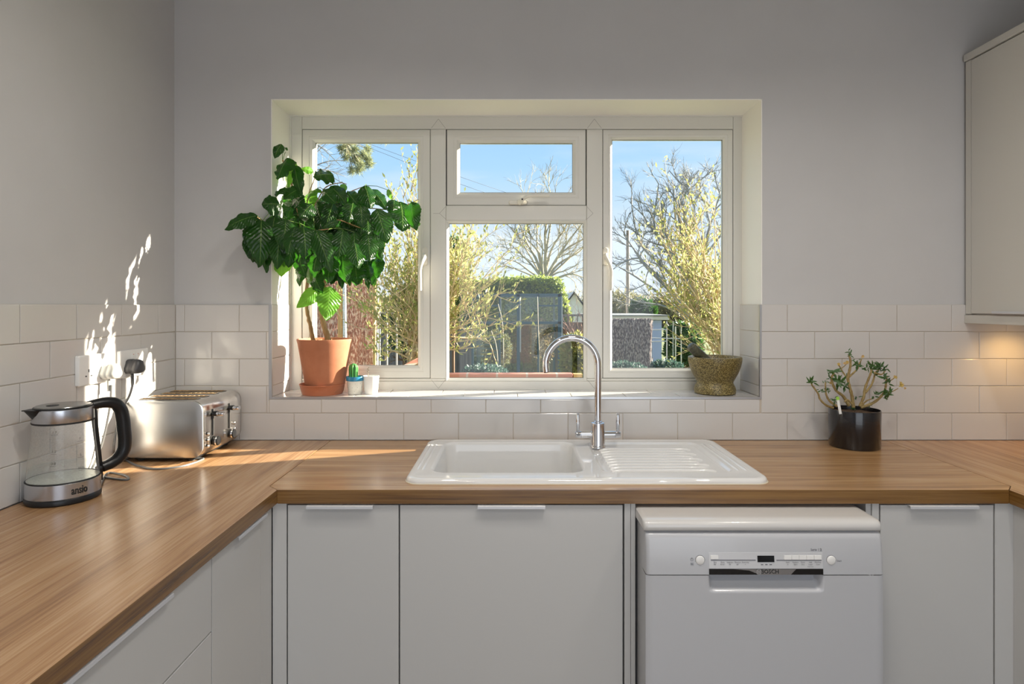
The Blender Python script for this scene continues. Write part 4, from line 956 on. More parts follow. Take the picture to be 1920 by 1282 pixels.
# ---------------------------------------------------------------- mortar and pestle
m_gran = M('speckled_granite', (.2, .15, .05), .38); n = N(m_gran); v = n.coords()
vo = n.n('ShaderNodeTexVoronoi'); n.l(v, vo.inputs['Vector']); vo.inputs['Scale'].default_value = 520
f2 = n.noise(v, 360, 3); mxv = n.n('ShaderNodeMixRGB'); mxv.inputs[0].default_value = .45; n.l(vo.outputs['Color'], mxv.inputs[1]); n.l(f2, mxv.inputs[2])
bw = n.n('ShaderNodeRGBToBW'); n.l(mxv.outputs[0], bw.inputs[0])
n.l(n.ramp(bw.outputs[0], [(.30, (.020, .016, .005)), (.45, (.085, .060, .014)), (.56, (.21, .155, .045)), (.68, (.38, .31, .13))]), n.b.inputs['Base Color'])
D0 = 2.343; MX = P(1340, 700, D0).x; MY = D0-CD-.002
t = thing('mortar', 'olive speckled granite mortar at the right end of the sill', 'mortar', (MX, MY, SILL))
s_ = D0/F
def hh(py): return (741-py)/(741-671)*.1405
prof = [(.001, .0006), (34*s_, .0006), (37*s_, .003), (37.8*s_, hh(733)), (36*s_, hh(727)), (33.5*s_, hh(722.5)), (32.6*s_, hh(719)), (35.5*s_, hh(713)), (41.5*s_, hh(702)), (46*s_, hh(690)), (48.2*s_, hh(680)), (48.6*s_, hh(674)), (48.2*s_, hh(671.6)), (47*s_, hh(671)), (42*s_, hh(671)), (41*s_, hh(672.5)), (38*s_, hh(680)), (30*s_, hh(693)), (16*s_, hh(702)), (.001, hh(704))]
mb = MB(); mb.lathe((MX, MY, SILL), prof, 72, False, False); mb.build('bowl', m_gran, t, smooth=True, angle=60)
m_pes = noisy('dark_granite', [(.35, (.035, .036, .02)), (.6, (.09, .085, .05)), (.8, (.17, .16, .10))], 90, .35)
a = P(1294.5, 648, D0-.035); b = Vector((MX+.012, MY+.01, SILL+.080)); ax_ = (b-a)
mb = MB(); mb.tube([a-ax_.normalized()*.002, a, a+ax_*.03, a+ax_*.25, a+ax_*.55, a+ax_*.85, a+ax_*.97, b], [.006, .0145, .0170, .0185, .0215, .0250, .0230, .012], 28)
tag(mb.build('pestle', m_pes, smooth=True, angle=50), 'dark stone pestle leaning in the speckled mortar', 'pestle')

# ---------------------------------------------------------------- succulent in black pot on the worktop
QD = 2.147; QX = P(1602, 800, QD).x; QY = QD-CD
t = thing('potted_succulent', 'straggly plant with small yellow blooms in a glossy black pot by the tiles', 'potted plant', (QX, QY, .91))
m_bpot = M('gloss_black_pot', (.008, .008, .010), .16, coat=.4); n = N(m_bpot)
wv = n.n('ShaderNodeTexWave', wave_type='BANDS', bands_direction='Z'); n.l(n.coords(), wv.inputs[0]); wv.inputs['Scale'].default_value = 110; wv.inputs['Distortion'].default_value = 1.0; n.bump(wv.outputs[0], .12, .0006)
mb = MB(); mb.lathe((QX, QY, .9102), [(.001, 0), (.078, 0), (.0805, .003), (.0825, .128), (.0818, .1305), (.0795, .1305), (.0785, .115)], 64, False, False); mb.build('pot', m_bpot, t, smooth=True, angle=40)
mb = MB(); rg = []
for k, (r_, h) in enumerate(((.0792, .117), (.06, .119), (.035, .122), (.01, .124))):
    rg.append([(QX+r_*math.cos(2*PI*j/32), QY+r_*math.sin(2*PI*j/32), .91+h+rnd.uniform(-.002, .002)) for j in range(32)])
mb.loft(rg, True, False, True); mb.build('soil', m_soil, t)
V = lambda u, v: (1480+u/5.83, 640+v/5.83)
m_sstem = noisy('tan_stem', [(.3, (.19, .12, .035)), (.7, (.40, .30, .12))], 60, .7)
m_sleaf = leafmat('olive_leaf', [(.02, .06, .012), (.05, .12, .025)], .4, .2, (.12, .3, .04)); m_bloom = noisy('yellow_bloom', [(.3, (.45, .36, .06)), (.7, (.60, .36, .16))], 60, .6)
BR = [([(480,725),(400,695),(335,630),(315,570),(250,480),(240,450)], .0042, -.03), ([(520,710),(440,650),(405,585),(395,520),(395,440)], .0042, .02), ([(650,700),(590,600),(520,545),(480,480),(460,400),(490,345)], .0055, -.03),
      ([(700,720),(685,600),(660,500),(640,410),(655,330),(668,260),(665,190),(650,150)], .006, 0), ([(640,410),(585,335),(560,290),(540,255)], .0032, 0), ([(650,390),(710,335),(745,300),(760,260)], .0035, .01), ([(560,300),(600,270),(625,245)], .002, 0), ([(760,250),(785,205),(798,175)], .002, .01),
      ([(770,710),(815,600),(828,510),(870,400),(895,330),(890,290)], .0052, .01), ([(832,560),(895,480),(925,400),(940,340),(990,300)], .0038, .02), ([(790,700),(850,645),(925,620)], .003, -.02), ([(780,720),(890,685),(990,615),(1045,530),(1058,450),(1064,385)], .0055, -.02),
      ([(1050,555),(1120,548),(1190,512)], .0022, -.02), ([(1050,450),(1110,425),(1150,398)], .0022, -.02), ([(930,340),(1010,360),(1060,300)], .003, .02), ([(700,700),(640,640),(600,660)], .004, -.01)]
mb = MB()
for pts_, r0, dd in BR:
    L = len(pts_); q = [P(*V(*p), QD+dd*(k/(L-1))) for k, p in enumerate(pts_)]; sp2 = smooth_path(q, 4); mb.tube(sp2, [r0*(1-.45*k/(len(sp2)-1))*(1+.12*math.sin(k*2.3)) for k in range(len(sp2))], 8)
mb.build('stem', m_sstem, t, smooth=True)
mb = MB(); rs = random.Random(3)
for (u, v, n_, ln, dd) in ((242,430,8,70,-.03),(395,440,4,45,.02),(345,530,5,45,0),(410,530,12,45,.02),(490,345,9,95,-.03),(540,440,12,95,-.03),(590,500,6,80,-.02),(455,400,6,50,-.02),(665,150,10,45,0),(745,255,16,60,.01),(735,215,6,45,.01),(890,280,12,70,.01),(985,285,18,70,.02),(1045,290,8,55,.02),
                         (960,350,8,50,.02),(1020,400,7,70,-.02),(1085,440,8,60,-.02),(1090,555,12,75,-.02),(1040,590,8,70,-.02),(940,590,8,60,-.02),(1085,630,4,90,-.02),(735,615,5,40,0),(655,120,8,40,0),(480,630,6,45,-.02),(640,390,4,40,0),(885,700,4,25,0),(690,740,9,40,0),(840,300,5,60,.01)):
    for k in range(n_):
        a_ = rs.uniform(0, 2*PI); b = P(u/5.83+1480+rs.uniform(-4, 4), 640+v/5.83+rs.uniform(-4, 4), QD+dd+rs.uniform(-.012, .012)); l_ = ln/5.83*QD/F*rs.uniform(.6, 1.1)
        d = Vector((math.cos(a_), rs.uniform(-.7, .7), math.sin(a_)*.8+.15)).normalized(); leaf(mb, b, b+d*l_, l_*.34, (rs.uniform(-.5, .5), -1, rs.uniform(0, 1)), bend=.08, nl=4, nw=2, seed=k)
mb.uv = None; mb.build('foliage', m_sleaf, t, smooth=True, recalc=False)
mb = MB()
for (u, v, r_) in ((630, 232, 26), (600, 240, 16), (540, 250, 20), (800, 165, 20), (1155, 392, 24), (1225, 480, 30), (1262, 512, 14), (1215, 455, 18), (450, 455, 16)):
    c = P(1480+u/5.83, 640+v/5.83, QD-.01); r_ = r_/5.83*QD/F
    mb = MB()
    for k in range(11):
        a_ = 2*PI*k/11; d = Vector((math.cos(a_)*.8, rs.uniform(-.8, .2), math.sin(a_)*.8+.3)).normalized(); leaf(mb, c-d*r_*.2, c+d*r_, r_*.6, (0, -1, .3), nl=3, nw=2, seed=k)
    mb.uv = None; mb.build('bloom', m_bloom, t, smooth=True, recalc=False)
a, b = P(*V(525, 605), QD-.055), P(*V(556, 775), QD-.062)
t2 = thing('plant_label', 'white plant label with a lime green top stuck in the black pot', 'plant label', tuple(b))
def strip(mb, a, b, w_, th=.0012):
    ax = (b-a).normalized(); s_ = Vector((ax.z, 0, -ax.x)); mb.loft([[p+s_*i_*w_+Vector((0, j_*th, 0)) for i_, j_ in ((-1, -1), (1, -1), (1, 1), (-1, 1))] for p in (a, b)], True, True, True)
mb = MB(); strip(mb, a+(b-a)*.18, b+(b-a)*.1, .0042); mb.build('label_blade', M('white_label', (.72, .72, .70), .4), t2)
mb = MB(); strip(mb, a, a+(b-a)*.20, .0050, .0016); mb.build('label_top', M('lime_plastic', (.30, .55, .06), .4), t2)
# ---------------------------------------------------------------- garden
GZ = -.15
mb = MB(); nxx = 40
gr = [[(-60+120*i/nxx, .3+(j/nxx)**2*110, GZ+(rnd.uniform(-.03, .03) if j > 1 else 0)) for i in range(nxx+1)] for j in range(nxx+1)]
mb.loft(gr, close=False)
struct(mb.build('ground', noisy('garden_soil_and_grass', [(.3, (.10, .09, .04)), (.5, (.12, .16, .05)), (.7, (.22, .20, .10))], 1.4, .95, bump=.6, bdist=.03), smooth=True))
def twig(mb, p, d, L, r, lvl, rg, tips=None, spread=.6, up=.15, kids=(3, 4), n=4, ratio=.62, wig=.18, tmin=.3):
    pts = [p]; dd = d.copy(); m = 4
    for k in range(m):
        dd = (dd+Vector((rg.gauss(0, wig), rg.gauss(0, wig), rg.gauss(0, wig)+up*.3))).normalized(); pts.append(pts[-1]+dd*(L/m))
    rad = [max(.0012, r*(1-.6*k/m)) for k in range(m+1)]
    mb.tube(pts, rad, 6 if r > .03 else (4 if r > .008 else 3), caps=False)
    if tips is not None and lvl <= 1:
        for k in range(1, m+1): tips.append((pts[k], dd))
    if lvl <= 0: return
    for _ in range(rg.randint(*kids)):
        u = rg.uniform(tmin, 1); k = min(m-1, int(u*m)); q = pts[k].lerp(pts[k+1], u*m-k)
        t_ = (pts[k+1]-pts[k]).normalized(); o_ = Vector((rg.gauss(0, 1), rg.gauss(0, 1), rg.gauss(0, 1))); o_ = (o_-t_*o_.dot(t_)).normalized()
        nd = (t_*math.cos(spread)+o_*math.sin(spread)+Vector((0, 0, up))).normalized()
        twig(mb, q, nd, L*ratio*rg.uniform(.75, 1.15), r*.55, lvl-1, rg, tips, spread, up, kids, n, ratio, wig, tmin)
def simple_leaf(mb, p, d, L, w_, rg):
    s_ = Vector((rg.gauss(0, 1), rg.gauss(0, 1), rg.gauss(0, 1))); s_ = (s_-d*s_.dot(d))
    if s_.length < 1e-4: return
    s_ = s_.normalized()*w_*.5; mb.face([p, p+d*L*.45+s_, p+d*L, p+d*L*.45-s_])
def rdir(rg, up=0):
    return Vector((rg.gauss(0, 1), rg.gauss(0, 1), rg.gauss(0, 1)+up)).normalized()
m_bareg = noisy('bare_bark', [(.3, (.24, .21, .15)), (.7, (.48, .44, .30))], 5, .9)
m_bareb = noisy('grey_bark', [(.3, (.20, .20, .20)), (.7, (.36, .36, .33))], 5, .9)
m_cane = noisy('golden_cane', [(.3, (.36, .26, .12)), (.7, (.64, .50, .29))], 6, .8)
m_yleaf = leafmat('yellow_green_leaf', [(.15, .19, .035), (.28, .32, .06), (.42, .38, .10)], .5, .45, (.42, .43, .16))
m_gleaf = leafmat('hedge_leaf', [(.07, .13, .03), (.16, .22, .05), (.30, .32, .07)], .5, .35, (.4, .5, .1))
m_dleaf = leafmat('dark_evergreen_leaf', [(.015, .05, .02), (.05, .10, .03)], .5, .2, (.1, .25, .05))
m_tleaf = leafmat('bluish_low_leaf', [(.03, .06, .05), (.10, .15, .13)], .5, .2, (.1, .2, .15))

def leafy(mb, tips, per, L, rg, jitter=.02, up=.5):
    for p, d in tips:
        for _ in range(per):
            simple_leaf(mb, p+rdir(rg)*rg.uniform(0, jitter), (d*.7+rdir(rg, up)*.8).normalized(), L*rg.uniform(.6, 1.2), L*.36, rg)

# --- near shrub left: willowy, golden stems and yellow-green leaves
def cane_shrub(label, base, targets, seed, per=4, L=.042, r0=.011, dd=.25, lat=9, spread=.06):
    rg = random.Random(seed); t = thing('garden_shrub', label, 'shrub', tuple(base), 'leafy garden shrubs outside the window'); mb = MB(); tips = []
    for (x, y, D) in targets:
        e_ = P(x, y, D); mid = base.lerp(e_, .5)+Vector((rg.uniform(-.1, .1), rg.uniform(-.1, .1), rg.uniform(-.02, .15)))
        bb = base+Vector((rg.uniform(-spread, spread*.5), rg.uniform(-.1, .1), rg.uniform(-.1, .25))); sp2 = smooth_path([bb, mid, e_], 7); m = len(sp2)
        mb.tube(sp2, [r0*(1-.85*k/(m-1)) for k in range(m)], 5, caps=False)
        for k in range(3, m):
            tips.append((sp2[k], (sp2[k]-sp2[k-1]).normalized()))
        for _ in range(lat):
            k = rg.randint(4, m-2); dv = (sp2[k]-sp2[k-1]).normalized()
            twig(mb, sp2[k], (dv*.6+rdir(rg, .5)*.8).normalized(), rg.uniform(.18, .42), .0045, 1, rg, tips, .55, .35, (1, 3), ratio=.6)
    mb.build('stem', m_cane, t)
    ml = MB(); leafy(ml, tips, per, L, rg, .02, .6); ml.build('foliage', m_yleaf, t, recalc=False); return t
b1 = P(797, 700, 5.2); b1.z = GZ+.02
cb = P(795, 672, 5.2)
rg = random.Random(11)
tg = [(rg.uniform(688, 800), rg.uniform(500, 610), 5.2+rg.uniform(-.4, .5)) for _ in range(16)]+[(rg.uniform(700, 790), rg.uniform(420, 520), 5.2+rg.uniform(-.4, .5)) for _ in range(8)]+[(735, 372, 5.1), (752, 352, 5.2), (772, 335, 5.2), (788, 340, 5.3), (778, 398, 5.2), (760, 440, 5)]
tg += [(rg.uniform(842, 900), rg.uniform(430, 560), 5.2+rg.uniform(-.4, .4)) for _ in range(20)]+[(905, 440, 5.3), (925, 455, 5.3), (942, 478, 5.3), (935, 520, 5.2), (915, 545, 5.1), (958, 540, 5.2), (935, 585, 5.1), (925, 610, 5.1), (940, 625, 5.1), (880, 600, 5), (860, 640, 5), (900, 650, 5.1), (870, 420, 5.3), (855, 425, 5.2)]+[(rg.uniform(705, 780), rg.uniform(600, 660), 5.2+rg.uniform(-.4, .4)) for _ in range(6)]
sh = cane_shrub('tall golden-stemmed shrub with yellow-green leaves, seen through left and middle panes', cb, tg, 3, per=1, L=.050, lat=5, spread=.16)
mb = MB(); mb.tube(smooth_path([b1, b1.lerp(cb, .5)+Vector((.05, 0, 0)), cb+Vector((0, 0, .02))], 5), .035, 8); mb.build('trunk', m_cane, sh, smooth=True)
# --- near shrub right
b2 = P(1385, 690, 5.6); rg = random.Random(21)
tg = [(rg.uniform(1215, 1345), rg.uniform(430, 560), 5.6+rg.uniform(-.5, .4)) for _ in range(19)]+[(1258, 330, 5.6), (1250, 355, 5.6), (1272, 372, 5.7), (1290, 365, 5.7), (1312, 380, 5.6), (1330, 360, 5.8), (1340, 385, 5.5), (1235, 400, 5.6), (1212, 378, 5.6), (1262, 420, 5.4)]+[(rg.uniform(1255, 1345), rg.uniform(560, 640), 5.6+rg.uniform(-.4, .3)) for _ in range(14)]
sh = cane_shrub('golden-stemmed shrub with yellow-green leaves, seen through the right pane', b2, tg, 4, per=1, L=.050, lat=5, spread=.22)
b2g = Vector((b2.x+.05, b2.y, GZ+.02)); mb = MB(); mb.tube([b2g, b2g.lerp(b2, .5), b2+Vector((0, 0, .02))], .035, 8); mb.build('trunk', m_cane, sh, smooth=True)

# --- hedge behind the greenhouse
def hedge(name, label, poly, D, dep, mat, seed, nleaf, L, cat='hedge', zb=GZ):
    """poly: top edge pixels left to right; body hangs to the ground"""
    rg = random.Random(seed); t = thing(name, label, cat, (P(poly[0][0], 600, D).x, D-CD, GZ)); mb = MB(); ml = MB()
    def top(px):
        for (a, ya), (b, yb) in zip(poly, poly[1:]):
            if a <= px <= b: return ya+(yb-ya)*(px-a)/(b-a)
        return poly[-1][1]
    n_ = 30; x0, x1 = poly[0][0], poly[-1][0]; rings = []
    for k in range(n_+1):
        px = x0+(x1-x0)*k/n_; zt = P(px, top(px), D).z-L*.8; xx = P(px, 0, D).x; j = lambda: rg.uniform(-.06, .06)
        rings.append([(xx, D-CD+.05+j()*.5, zb), (xx, D-CD+.05+j(), (zb+zt)/2), (xx, D-CD+.06+j(), zt-.10), (xx, D-CD+.2, zt+j()*.4), (xx, D-CD+dep-.2, zt), (xx, D-CD+dep, zt-.2), (xx, D-CD+dep, zb)])
    mb.loft(rings, True, True, True); mb.build('hedge_body', m_dleaf if mat is not m_dleaf else m_dleaf, t)
    for _ in range(nleaf):
        px = rg.uniform(x0, x1); zt = P(px, top(px), D).z; xx = P(px, 0, D).x
        if rg.random() < .25: p = Vector((xx, D-CD+rg.uniform(0, dep), zt+rg.gauss(0, .04)-.03))
        else: p = Vector((xx, D-CD+rg.uniform(-.08, .1), zt-(zt-zb)*rg.random()**1.3))
        simple_leaf(ml, p, rdir(rg, .3), L*rg.uniform(.6, 1.3), L*.5, rg)
    ml.build('foliage', mat, t, recalc=False); return t
hedge('garden_hedge', 'clipped yellow-green hedge rising behind the greenhouse', [(835, 532), (900, 527), (960, 522), (1020, 520), (1052, 524), (1060, 545), (1068, 580), (1074, 610)], 14.5, 1.3, m_gleaf, 5, 13000, .085)

# --- greenhouse
GD = 10.6
m_gframe = M('blue_grey_frame', (.030, .085, .125), .45); m_gwh = M('pale_frame', (.30, .34, .35), .5)
m_ggl = thin_glass('greenhouse_glass', (.80, .90, .88), 1.0, .035, (.42, .50, .50))
t = thing('greenhouse', 'small blue-framed glass greenhouse in front of the hedge', 'greenhouse', (P(968, 0, GD).x, GD-CD+.8, GZ))
gx = lambda px: P(px, 0, GD).x; gz = lambda py: P(0, py, GD).z
def gbar(mb, x0, y0, x1, y1, w_=.02, dy=0): 
    if abs(x0-x1) < 1e-6: mb.box(gx(x0)-w_, gx(x0)+w_, GD-CD+dy, GD-CD+dy+.035, gz(y0), gz(y1))
    else: mb.box(gx(x0), gx(x1), GD-CD+dy, GD-CD+dy+.035, gz(y0)-w_, gz(y0)+w_)
mb = MB(); bz = (GZ-CZ)/(-GD/F)+HY
for x, w_ in ((886, .02), (1050, .035)): gbar(mb, x, bz, x, 552, w_)
gbar(mb, 972, bz, 972, 552, .028); gbar(mb, 937, bz, 937, 552, .014); gbar(mb, 1009, bz, 1009, 552, .014)
gbar(mb, 886, 553, 1050, 553, .026); gbar(mb, 886, 605, 1050, 605, .022); gbar(mb, 1010, 573, 1047, 573, .014); gbar(mb, 905, 573, 935, 573, .014); gbar(mb, 886, bz, 1050, bz, .03)
X0, X1 = gx(886), gx(1050)
for xx in (X0, X1): mb.box(xx-.02, xx+.02, GD-CD+1.5, GD-CD+1.54, GZ, gz(553)); mb.box(xx-.02, xx+.02, GD-CD, GD-CD+1.5, gz(553)-.02, gz(553)+.02); mb.box(xx-.02, xx+.02, GD-CD, GD-CD+1.5, gz(605)-.02, gz(605)+.02)
mb.box(X0, X1, GD-CD+1.5, GD-CD+1.54, gz(553)-.02, gz(553)+.02)
mb.build('frame', m_gframe, t)
mb = MB(); mb.box(gx(974.5), gx(977), GD-CD-.012, GD-CD+.01, gz(660), gz(556)); mb.build('glazing_strip', m_gwh, t); mb = MB(); mb.box(gx(938.5), gx(940), GD-CD-.012, GD-CD+.01, gz(600), gz(556)); mb.build('glazing_strip', m_gwh, t); mb = MB(); mb.box(gx(1052.5), gx(1055), GD-CD-.012, GD-CD+.01, gz(690), gz(556))
mb.build('glazing_strip', m_gwh, t)
for a, b in ((886, 937), (937, 972), (972, 1009), (1009, 1050)):
    for c, d in ((553, 605), (605, bz)):
        mb = MB(); mb.box(gx(a)+.015, gx(b)-.015, GD-CD+.014, GD-CD+.018, gz(d)+.01, gz(c)-.01); mb.build('glass_panel', m_ggl, t)
mb = MB(); mb.box(X0, X1, GD-CD+.02, GD-CD+1.5, gz(553)+.021, gz(553)+.026); mb.build('roof_glass', m_ggl, t)
mb = MB()
for k in range(5): z = gz(640)-.07*k; mb.box(gx(896), gx(932), GD-CD+.25, GD-CD+.28, z-.012, z+.012)
mb.box(gx(896), gx(934), GD-CD+.2, GD-CD+.7, gz(636), gz(633))
for x in (897, 932): mb.box(gx(x)-.02, gx(x)+.02, GD-CD+.3, GD-CD+.34, GZ, gz(640))
tag(mb.build('slatted_bench', M('grey_slats', (.13, .16, .17), .6)), 'pale slatted staging bench inside the greenhouse', 'bench')

# --- fences
m_board = noisy('weathered_board', [(.3, (.10, .095, .10)), (.7, (.25, .23, .21))], 3, .9, (9, 1, .6), .3)
m_brown = noisy('dark_fence_board', [(.3, (.07, .045, .03)), (.7, (.20, .12, .075))], 4, .9, (8, 1, .6), .3)
FD = 13.0
t = thing('trellis_fence', 'brown garden fence topped by open trellis, right of the greenhouse', 'fence', (P(1100, 0, FD).x, FD-CD, GZ))
mb = MB(); k = 980
while k < 1146: a, b = P(k, 0, FD).x, P(k+5.4, 0, FD).x; mb.box(a, b, FD-CD, FD-CD+.02+.008*(k % 2), GZ, P(0, 604, FD).z); k += 5.7
mb.build('fence_board', m_brown, t)
mb = MB(); za, zb_ = P(0, 603, FD).z, P(0, 591, FD).z
for px in range(1056, 1146, 9): x = P(px, 0, FD).x; mb.box(x-.012, x+.012, FD-CD, FD-CD+.02, za, zb_)
mb.box(P(1050, 0, FD).x, P(1146, 0, FD).x, FD-CD-.005, FD-CD+.03, zb_-.02, zb_+.02); mb.build('trellis', m_board, t)
BD = 11.5
t = thing('board_fence', 'weathered grey board fence left of the greenhouse, behind the shrub', 'fence', (P(860, 0, BD).x, BD-CD, GZ)); mb = MB(); k = 700.0; rg = random.Random(2)
while k < 884: a, b = P(k, 0, BD).x, P(k+4.6, 0, BD).x; mb.box(a, b, BD-CD, BD-CD+.02, GZ, P(0, 612+rg.uniform(-1, 1), BD).z); k += 4.75
mb.box(P(700, 0, BD).x, P(884, 0, BD).x, BD-CD+.03, BD-CD+.06, P(0, 640, BD).z, P(0, 635, BD).z); mb.build('fence_board', m_board, t)

# rusty twiggy bush in front of the trellis fence
rg = random.Random(61); tb = thing('winter_bush', 'reddish twiggy winter bush against the trellis fence beyond the tap', 'bush', (P(1080, 0, 12).x, 12-CD, GZ)); mb = MB()
for _ in range(26):
    b = P(1086+rg.uniform(-6, 8), 0, 12); b.z = GZ; twig(mb, b, Vector((rg.uniform(-.35, .35), rg.uniform(-.2, .2), 1)).normalized(), rg.uniform(.7, 1.2), .010, 2, rg, None, .45, .2, (2, 3))
mb.build('branches', noisy('rusty_twig', [(.3, (.22, .10, .07)), (.7, (.50, .30, .22))], 6, .8), tb)

# --- brushwood screens
def brush(label, x0, x1, y0, D, cols, seed, n_=900, posts=()):
    rg = random.Random(seed); t = thing('brushwood_screen', label, 'screen', (P(x0, 0, D).x, D-CD, GZ), 'brushwood screens in the garden'); zt = P(0, y0, D).z
    cols = [(.41+.09*i, c[1]) for i, c in enumerate(cols)]; m = noisy('brushwood', cols, 62, .85, (1, 1, .4), detail=2); mb = MB(); a, b = P(x0, 0, D).x, P(x1, 0, D).x
    mb.box(a, b, D-CD+.02, D-CD+.03, GZ, zt-.03)
    for _ in range(n_):
        x = rg.uniform(a, b); h = rg.uniform(.25, .7); z = rg.uniform(GZ, zt-.1); z1 = min(zt+rg.uniform(-.02, .03), z+h); y = D-CD+rg.uniform(-.02, .02)
        mb.tube([(x, y, z), (x+rg.uniform(-.03, .03), y+rg.uniform(-.01, .01), (z+z1)/2), (x+rg.uniform(-.05, .05), y, z1)], rg.uniform(.003, .007)*(D/6.6), 3, caps=False)
    mb.build('brushwood', m, t); return t
RC = [(.3, (.40, .17, .12)), (.5, (.62, .32, .23)), (.7, (.88, .68, .54))]
brush('reddish brushwood screen beside the terracotta pot, behind the birch post', 552, 633, 528, 6.6, RC, 1, 1200)
brush('reddish brushwood screen behind the cactus, right of the birch post', 652, 701, 526, 6.6, RC, 2, 1100)
brush('dark purplish-brown brushwood screen in the right pane, left of the pale blue shed', 1128, 1219, 600, 9.0, [(.3, (.07, .05, .06)), (.5, (.15, .11, .12)), (.7, (.42, .36, .34))], 3, 1800)
m_post = noisy('orange_wood', [(.3, (.42, .24, .08)), (.7, (.60, .38, .16))], 5, .8, (6, 6, .5)); m_birch = noisy('white_birch', [(.35, (.30, .27, .24)), (.45, (.75, .73, .70)), (.7, (.85, .84, .82))], 30, .7, (1, 1, 2.5))
def post(label, px, w_, y0, D, m, nm='timber_post'):
    mb = MB(); x = P(px, 0, D).x; hw = w_*D/F/2; mb.box(x-hw, x+hw, D-CD-hw, D-CD+hw, GZ, P(0, y0, D).z); return tag(mb.build(nm, m, bevel=.004), label, 'post')
post('orange timber post directly left of the white birch trunk', 638, 8, 525, 6.5, m_post)
post('orange timber post at the right end of the reddish brushwood screens', 702, 5, 524, 6.5, m_post)
mb = MB(); mb.tube([(P(648, 760, 6.3).x, 6.3-CD, GZ-.02), P(648, 760, 6.3), P(647, 640, 6.3), P(646, 520, 6.3), P(645, 440, 6.3)], [.026, .024, .022, .020, .015], 10); o = mb.build('birch_trunk', m_birch, smooth=True)
tag(o, 'slim white birch trunk between the two reddish brushwood screens', 'tree trunk')
mb = MB(); mb.tube([(P(707, 0, 6.4).x, 6.4-CD, GZ), P(708, 600, 6.4), P(709, 515, 6.4)], .009, 8); tag(mb.build('white_pole', m_birch, smooth=True), 'thin white pole just right of the orange end post', 'pole')
# white garden bench frame behind the shrub
t = thing('white_arbour', 'white-painted timber rails glimpsed through the left shrub', 'garden frame', (P(727, 0, 8.5).x, 8.5-CD, GZ)); mb = MB()
for y in (567, 586): mb.box(P(709, 0, 8.5).x, P(745, 0, 8.5).x, 8.5-CD, 8.5-CD+.04, P(0, y, 8.5).z-.010, P(0, y, 8.5).z+.010)
for x in (711, 725, 743): mb.box(P(x, 0, 8.5).x-.009, P(x, 0, 8.5).x+.009, 8.5-CD, 8.5-CD+.04, GZ, P(0, 567, 8.5).z)
mb.build('rail', M('white_rail', (.45, .43, .38), .5), t)

# --- low brick wall and timber end
m_brick = M('red_brick', (.4, .15, .1), .85); n = N(m_brick); bt = n.n('ShaderNodeTexBrick'); n.l(n.coords(rot=(PI/2, 0, 0)), bt.inputs[0]); bt.inputs['Color1'].default_value = (.36, .13, .09, 1); bt.inputs['Color2'].default_value = (.48, .20, .13, 1); bt.inputs['Mortar'].default_value = (.42, .32, .26, 1)
bt.inputs['Scale'].default_value = 1; bt.inputs['Brick Width'].default_value = .225; bt.inputs['Row Height'].default_value = .075; bt.inputs['Mortar Size'].default_value = .008; n.l(bt.outputs[0], n.b.inputs['Base Color'])
WD = 4.6
mb = MB(); mb.box(P(838-60, 0, WD).x, P(1074, 0, WD).x, WD-CD, WD-CD+.11, GZ, P(0, 701, WD).z); tag(mb.build('brick_wall', m_brick, bevel=.004), 'low red brick wall at the foot of the middle pane', 'wall')
mb = MB(); mb.box(P(1075.5, 0, WD).x, P(1092, 0, WD).x, WD-CD+.01, WD-CD+.09, GZ, P(0, 701.5, WD).z); tag(mb.build('timber_block', m_post, bevel=.003), 'yellow timber block at the right end of the brick wall', 'timber')
mb = MB(); mb.loft([[p+Vector((0, a, b)) for a, b in ((-.02, -.02), (.02, -.02), (.02, .02), (-.02, .02))] for p in (P(748, 694, 4.4), P(786, 674, 4.5))], True, True, True); tag(mb.build('sloping_rail', m_brick), 'reddish sloping rail at the bottom of the left pane', 'rail')
mb = MB(); p = P(787, 676, 4.6); mb.box(p.x-.03, p.x+.03, p.y-.03, p.y+.03, GZ, p.z+.01); tag(mb.build('timber_post', m_post), 'short orange post carrying the sloping rail', 'post')

# --- bare trees
def bare(label, base, D, limbs, mat, seed, lvl=3, r=.12, L=1.3, spread=.5, kids=(3, 4), trunk=True, ratio=.6, wig=.14, up=.1):
    rg = random.Random(seed); t = thing('bare_tree', label, 'tree', (P(*base, D).x, D-CD, GZ), 'leafless trees beyond the garden'); mb = MB(); b = P(*base, D)
    for (x, y, dd, rr_, Lk) in limbs:
        e_ = P(x, y, D+dd); sp2 = smooth_path([b, b.lerp(e_, .35)+Vector((0, 0, (e_-b).length*.05)), b.lerp(e_, .7)+Vector((rg.uniform(-.12, .12)*(e_-b).length, rg.uniform(-.1, .1), (e_-b).length*rg.uniform(-.05, .12))), e_], 4); m = len(sp2)
        mb.tube(sp2, [rr_*(1-.7*k/(m-1)) for k in range(m)], 6, caps=False)
        for _ in range(Lk):
            k = rg.randint(3, m-1); dv = (sp2[k]-sp2[k-1]).normalized(); twig(mb, sp2[k], (dv*.75+rdir(rg, .3)*.65).normalized(), L*rg.uniform(.6, 1.1), rr_*.32, lvl-1, rg, None, spread, up, kids, ratio=ratio, wig=wig)
    if trunk: mb.tube([(b.x, b.y, GZ-.05), (b.x+.03, b.y, (GZ+b.z)/2), b+Vector((0, 0, .1))], [r*1.3, r*1.05, r*.9], 10)
    mb.build('branches', mat, t); return t
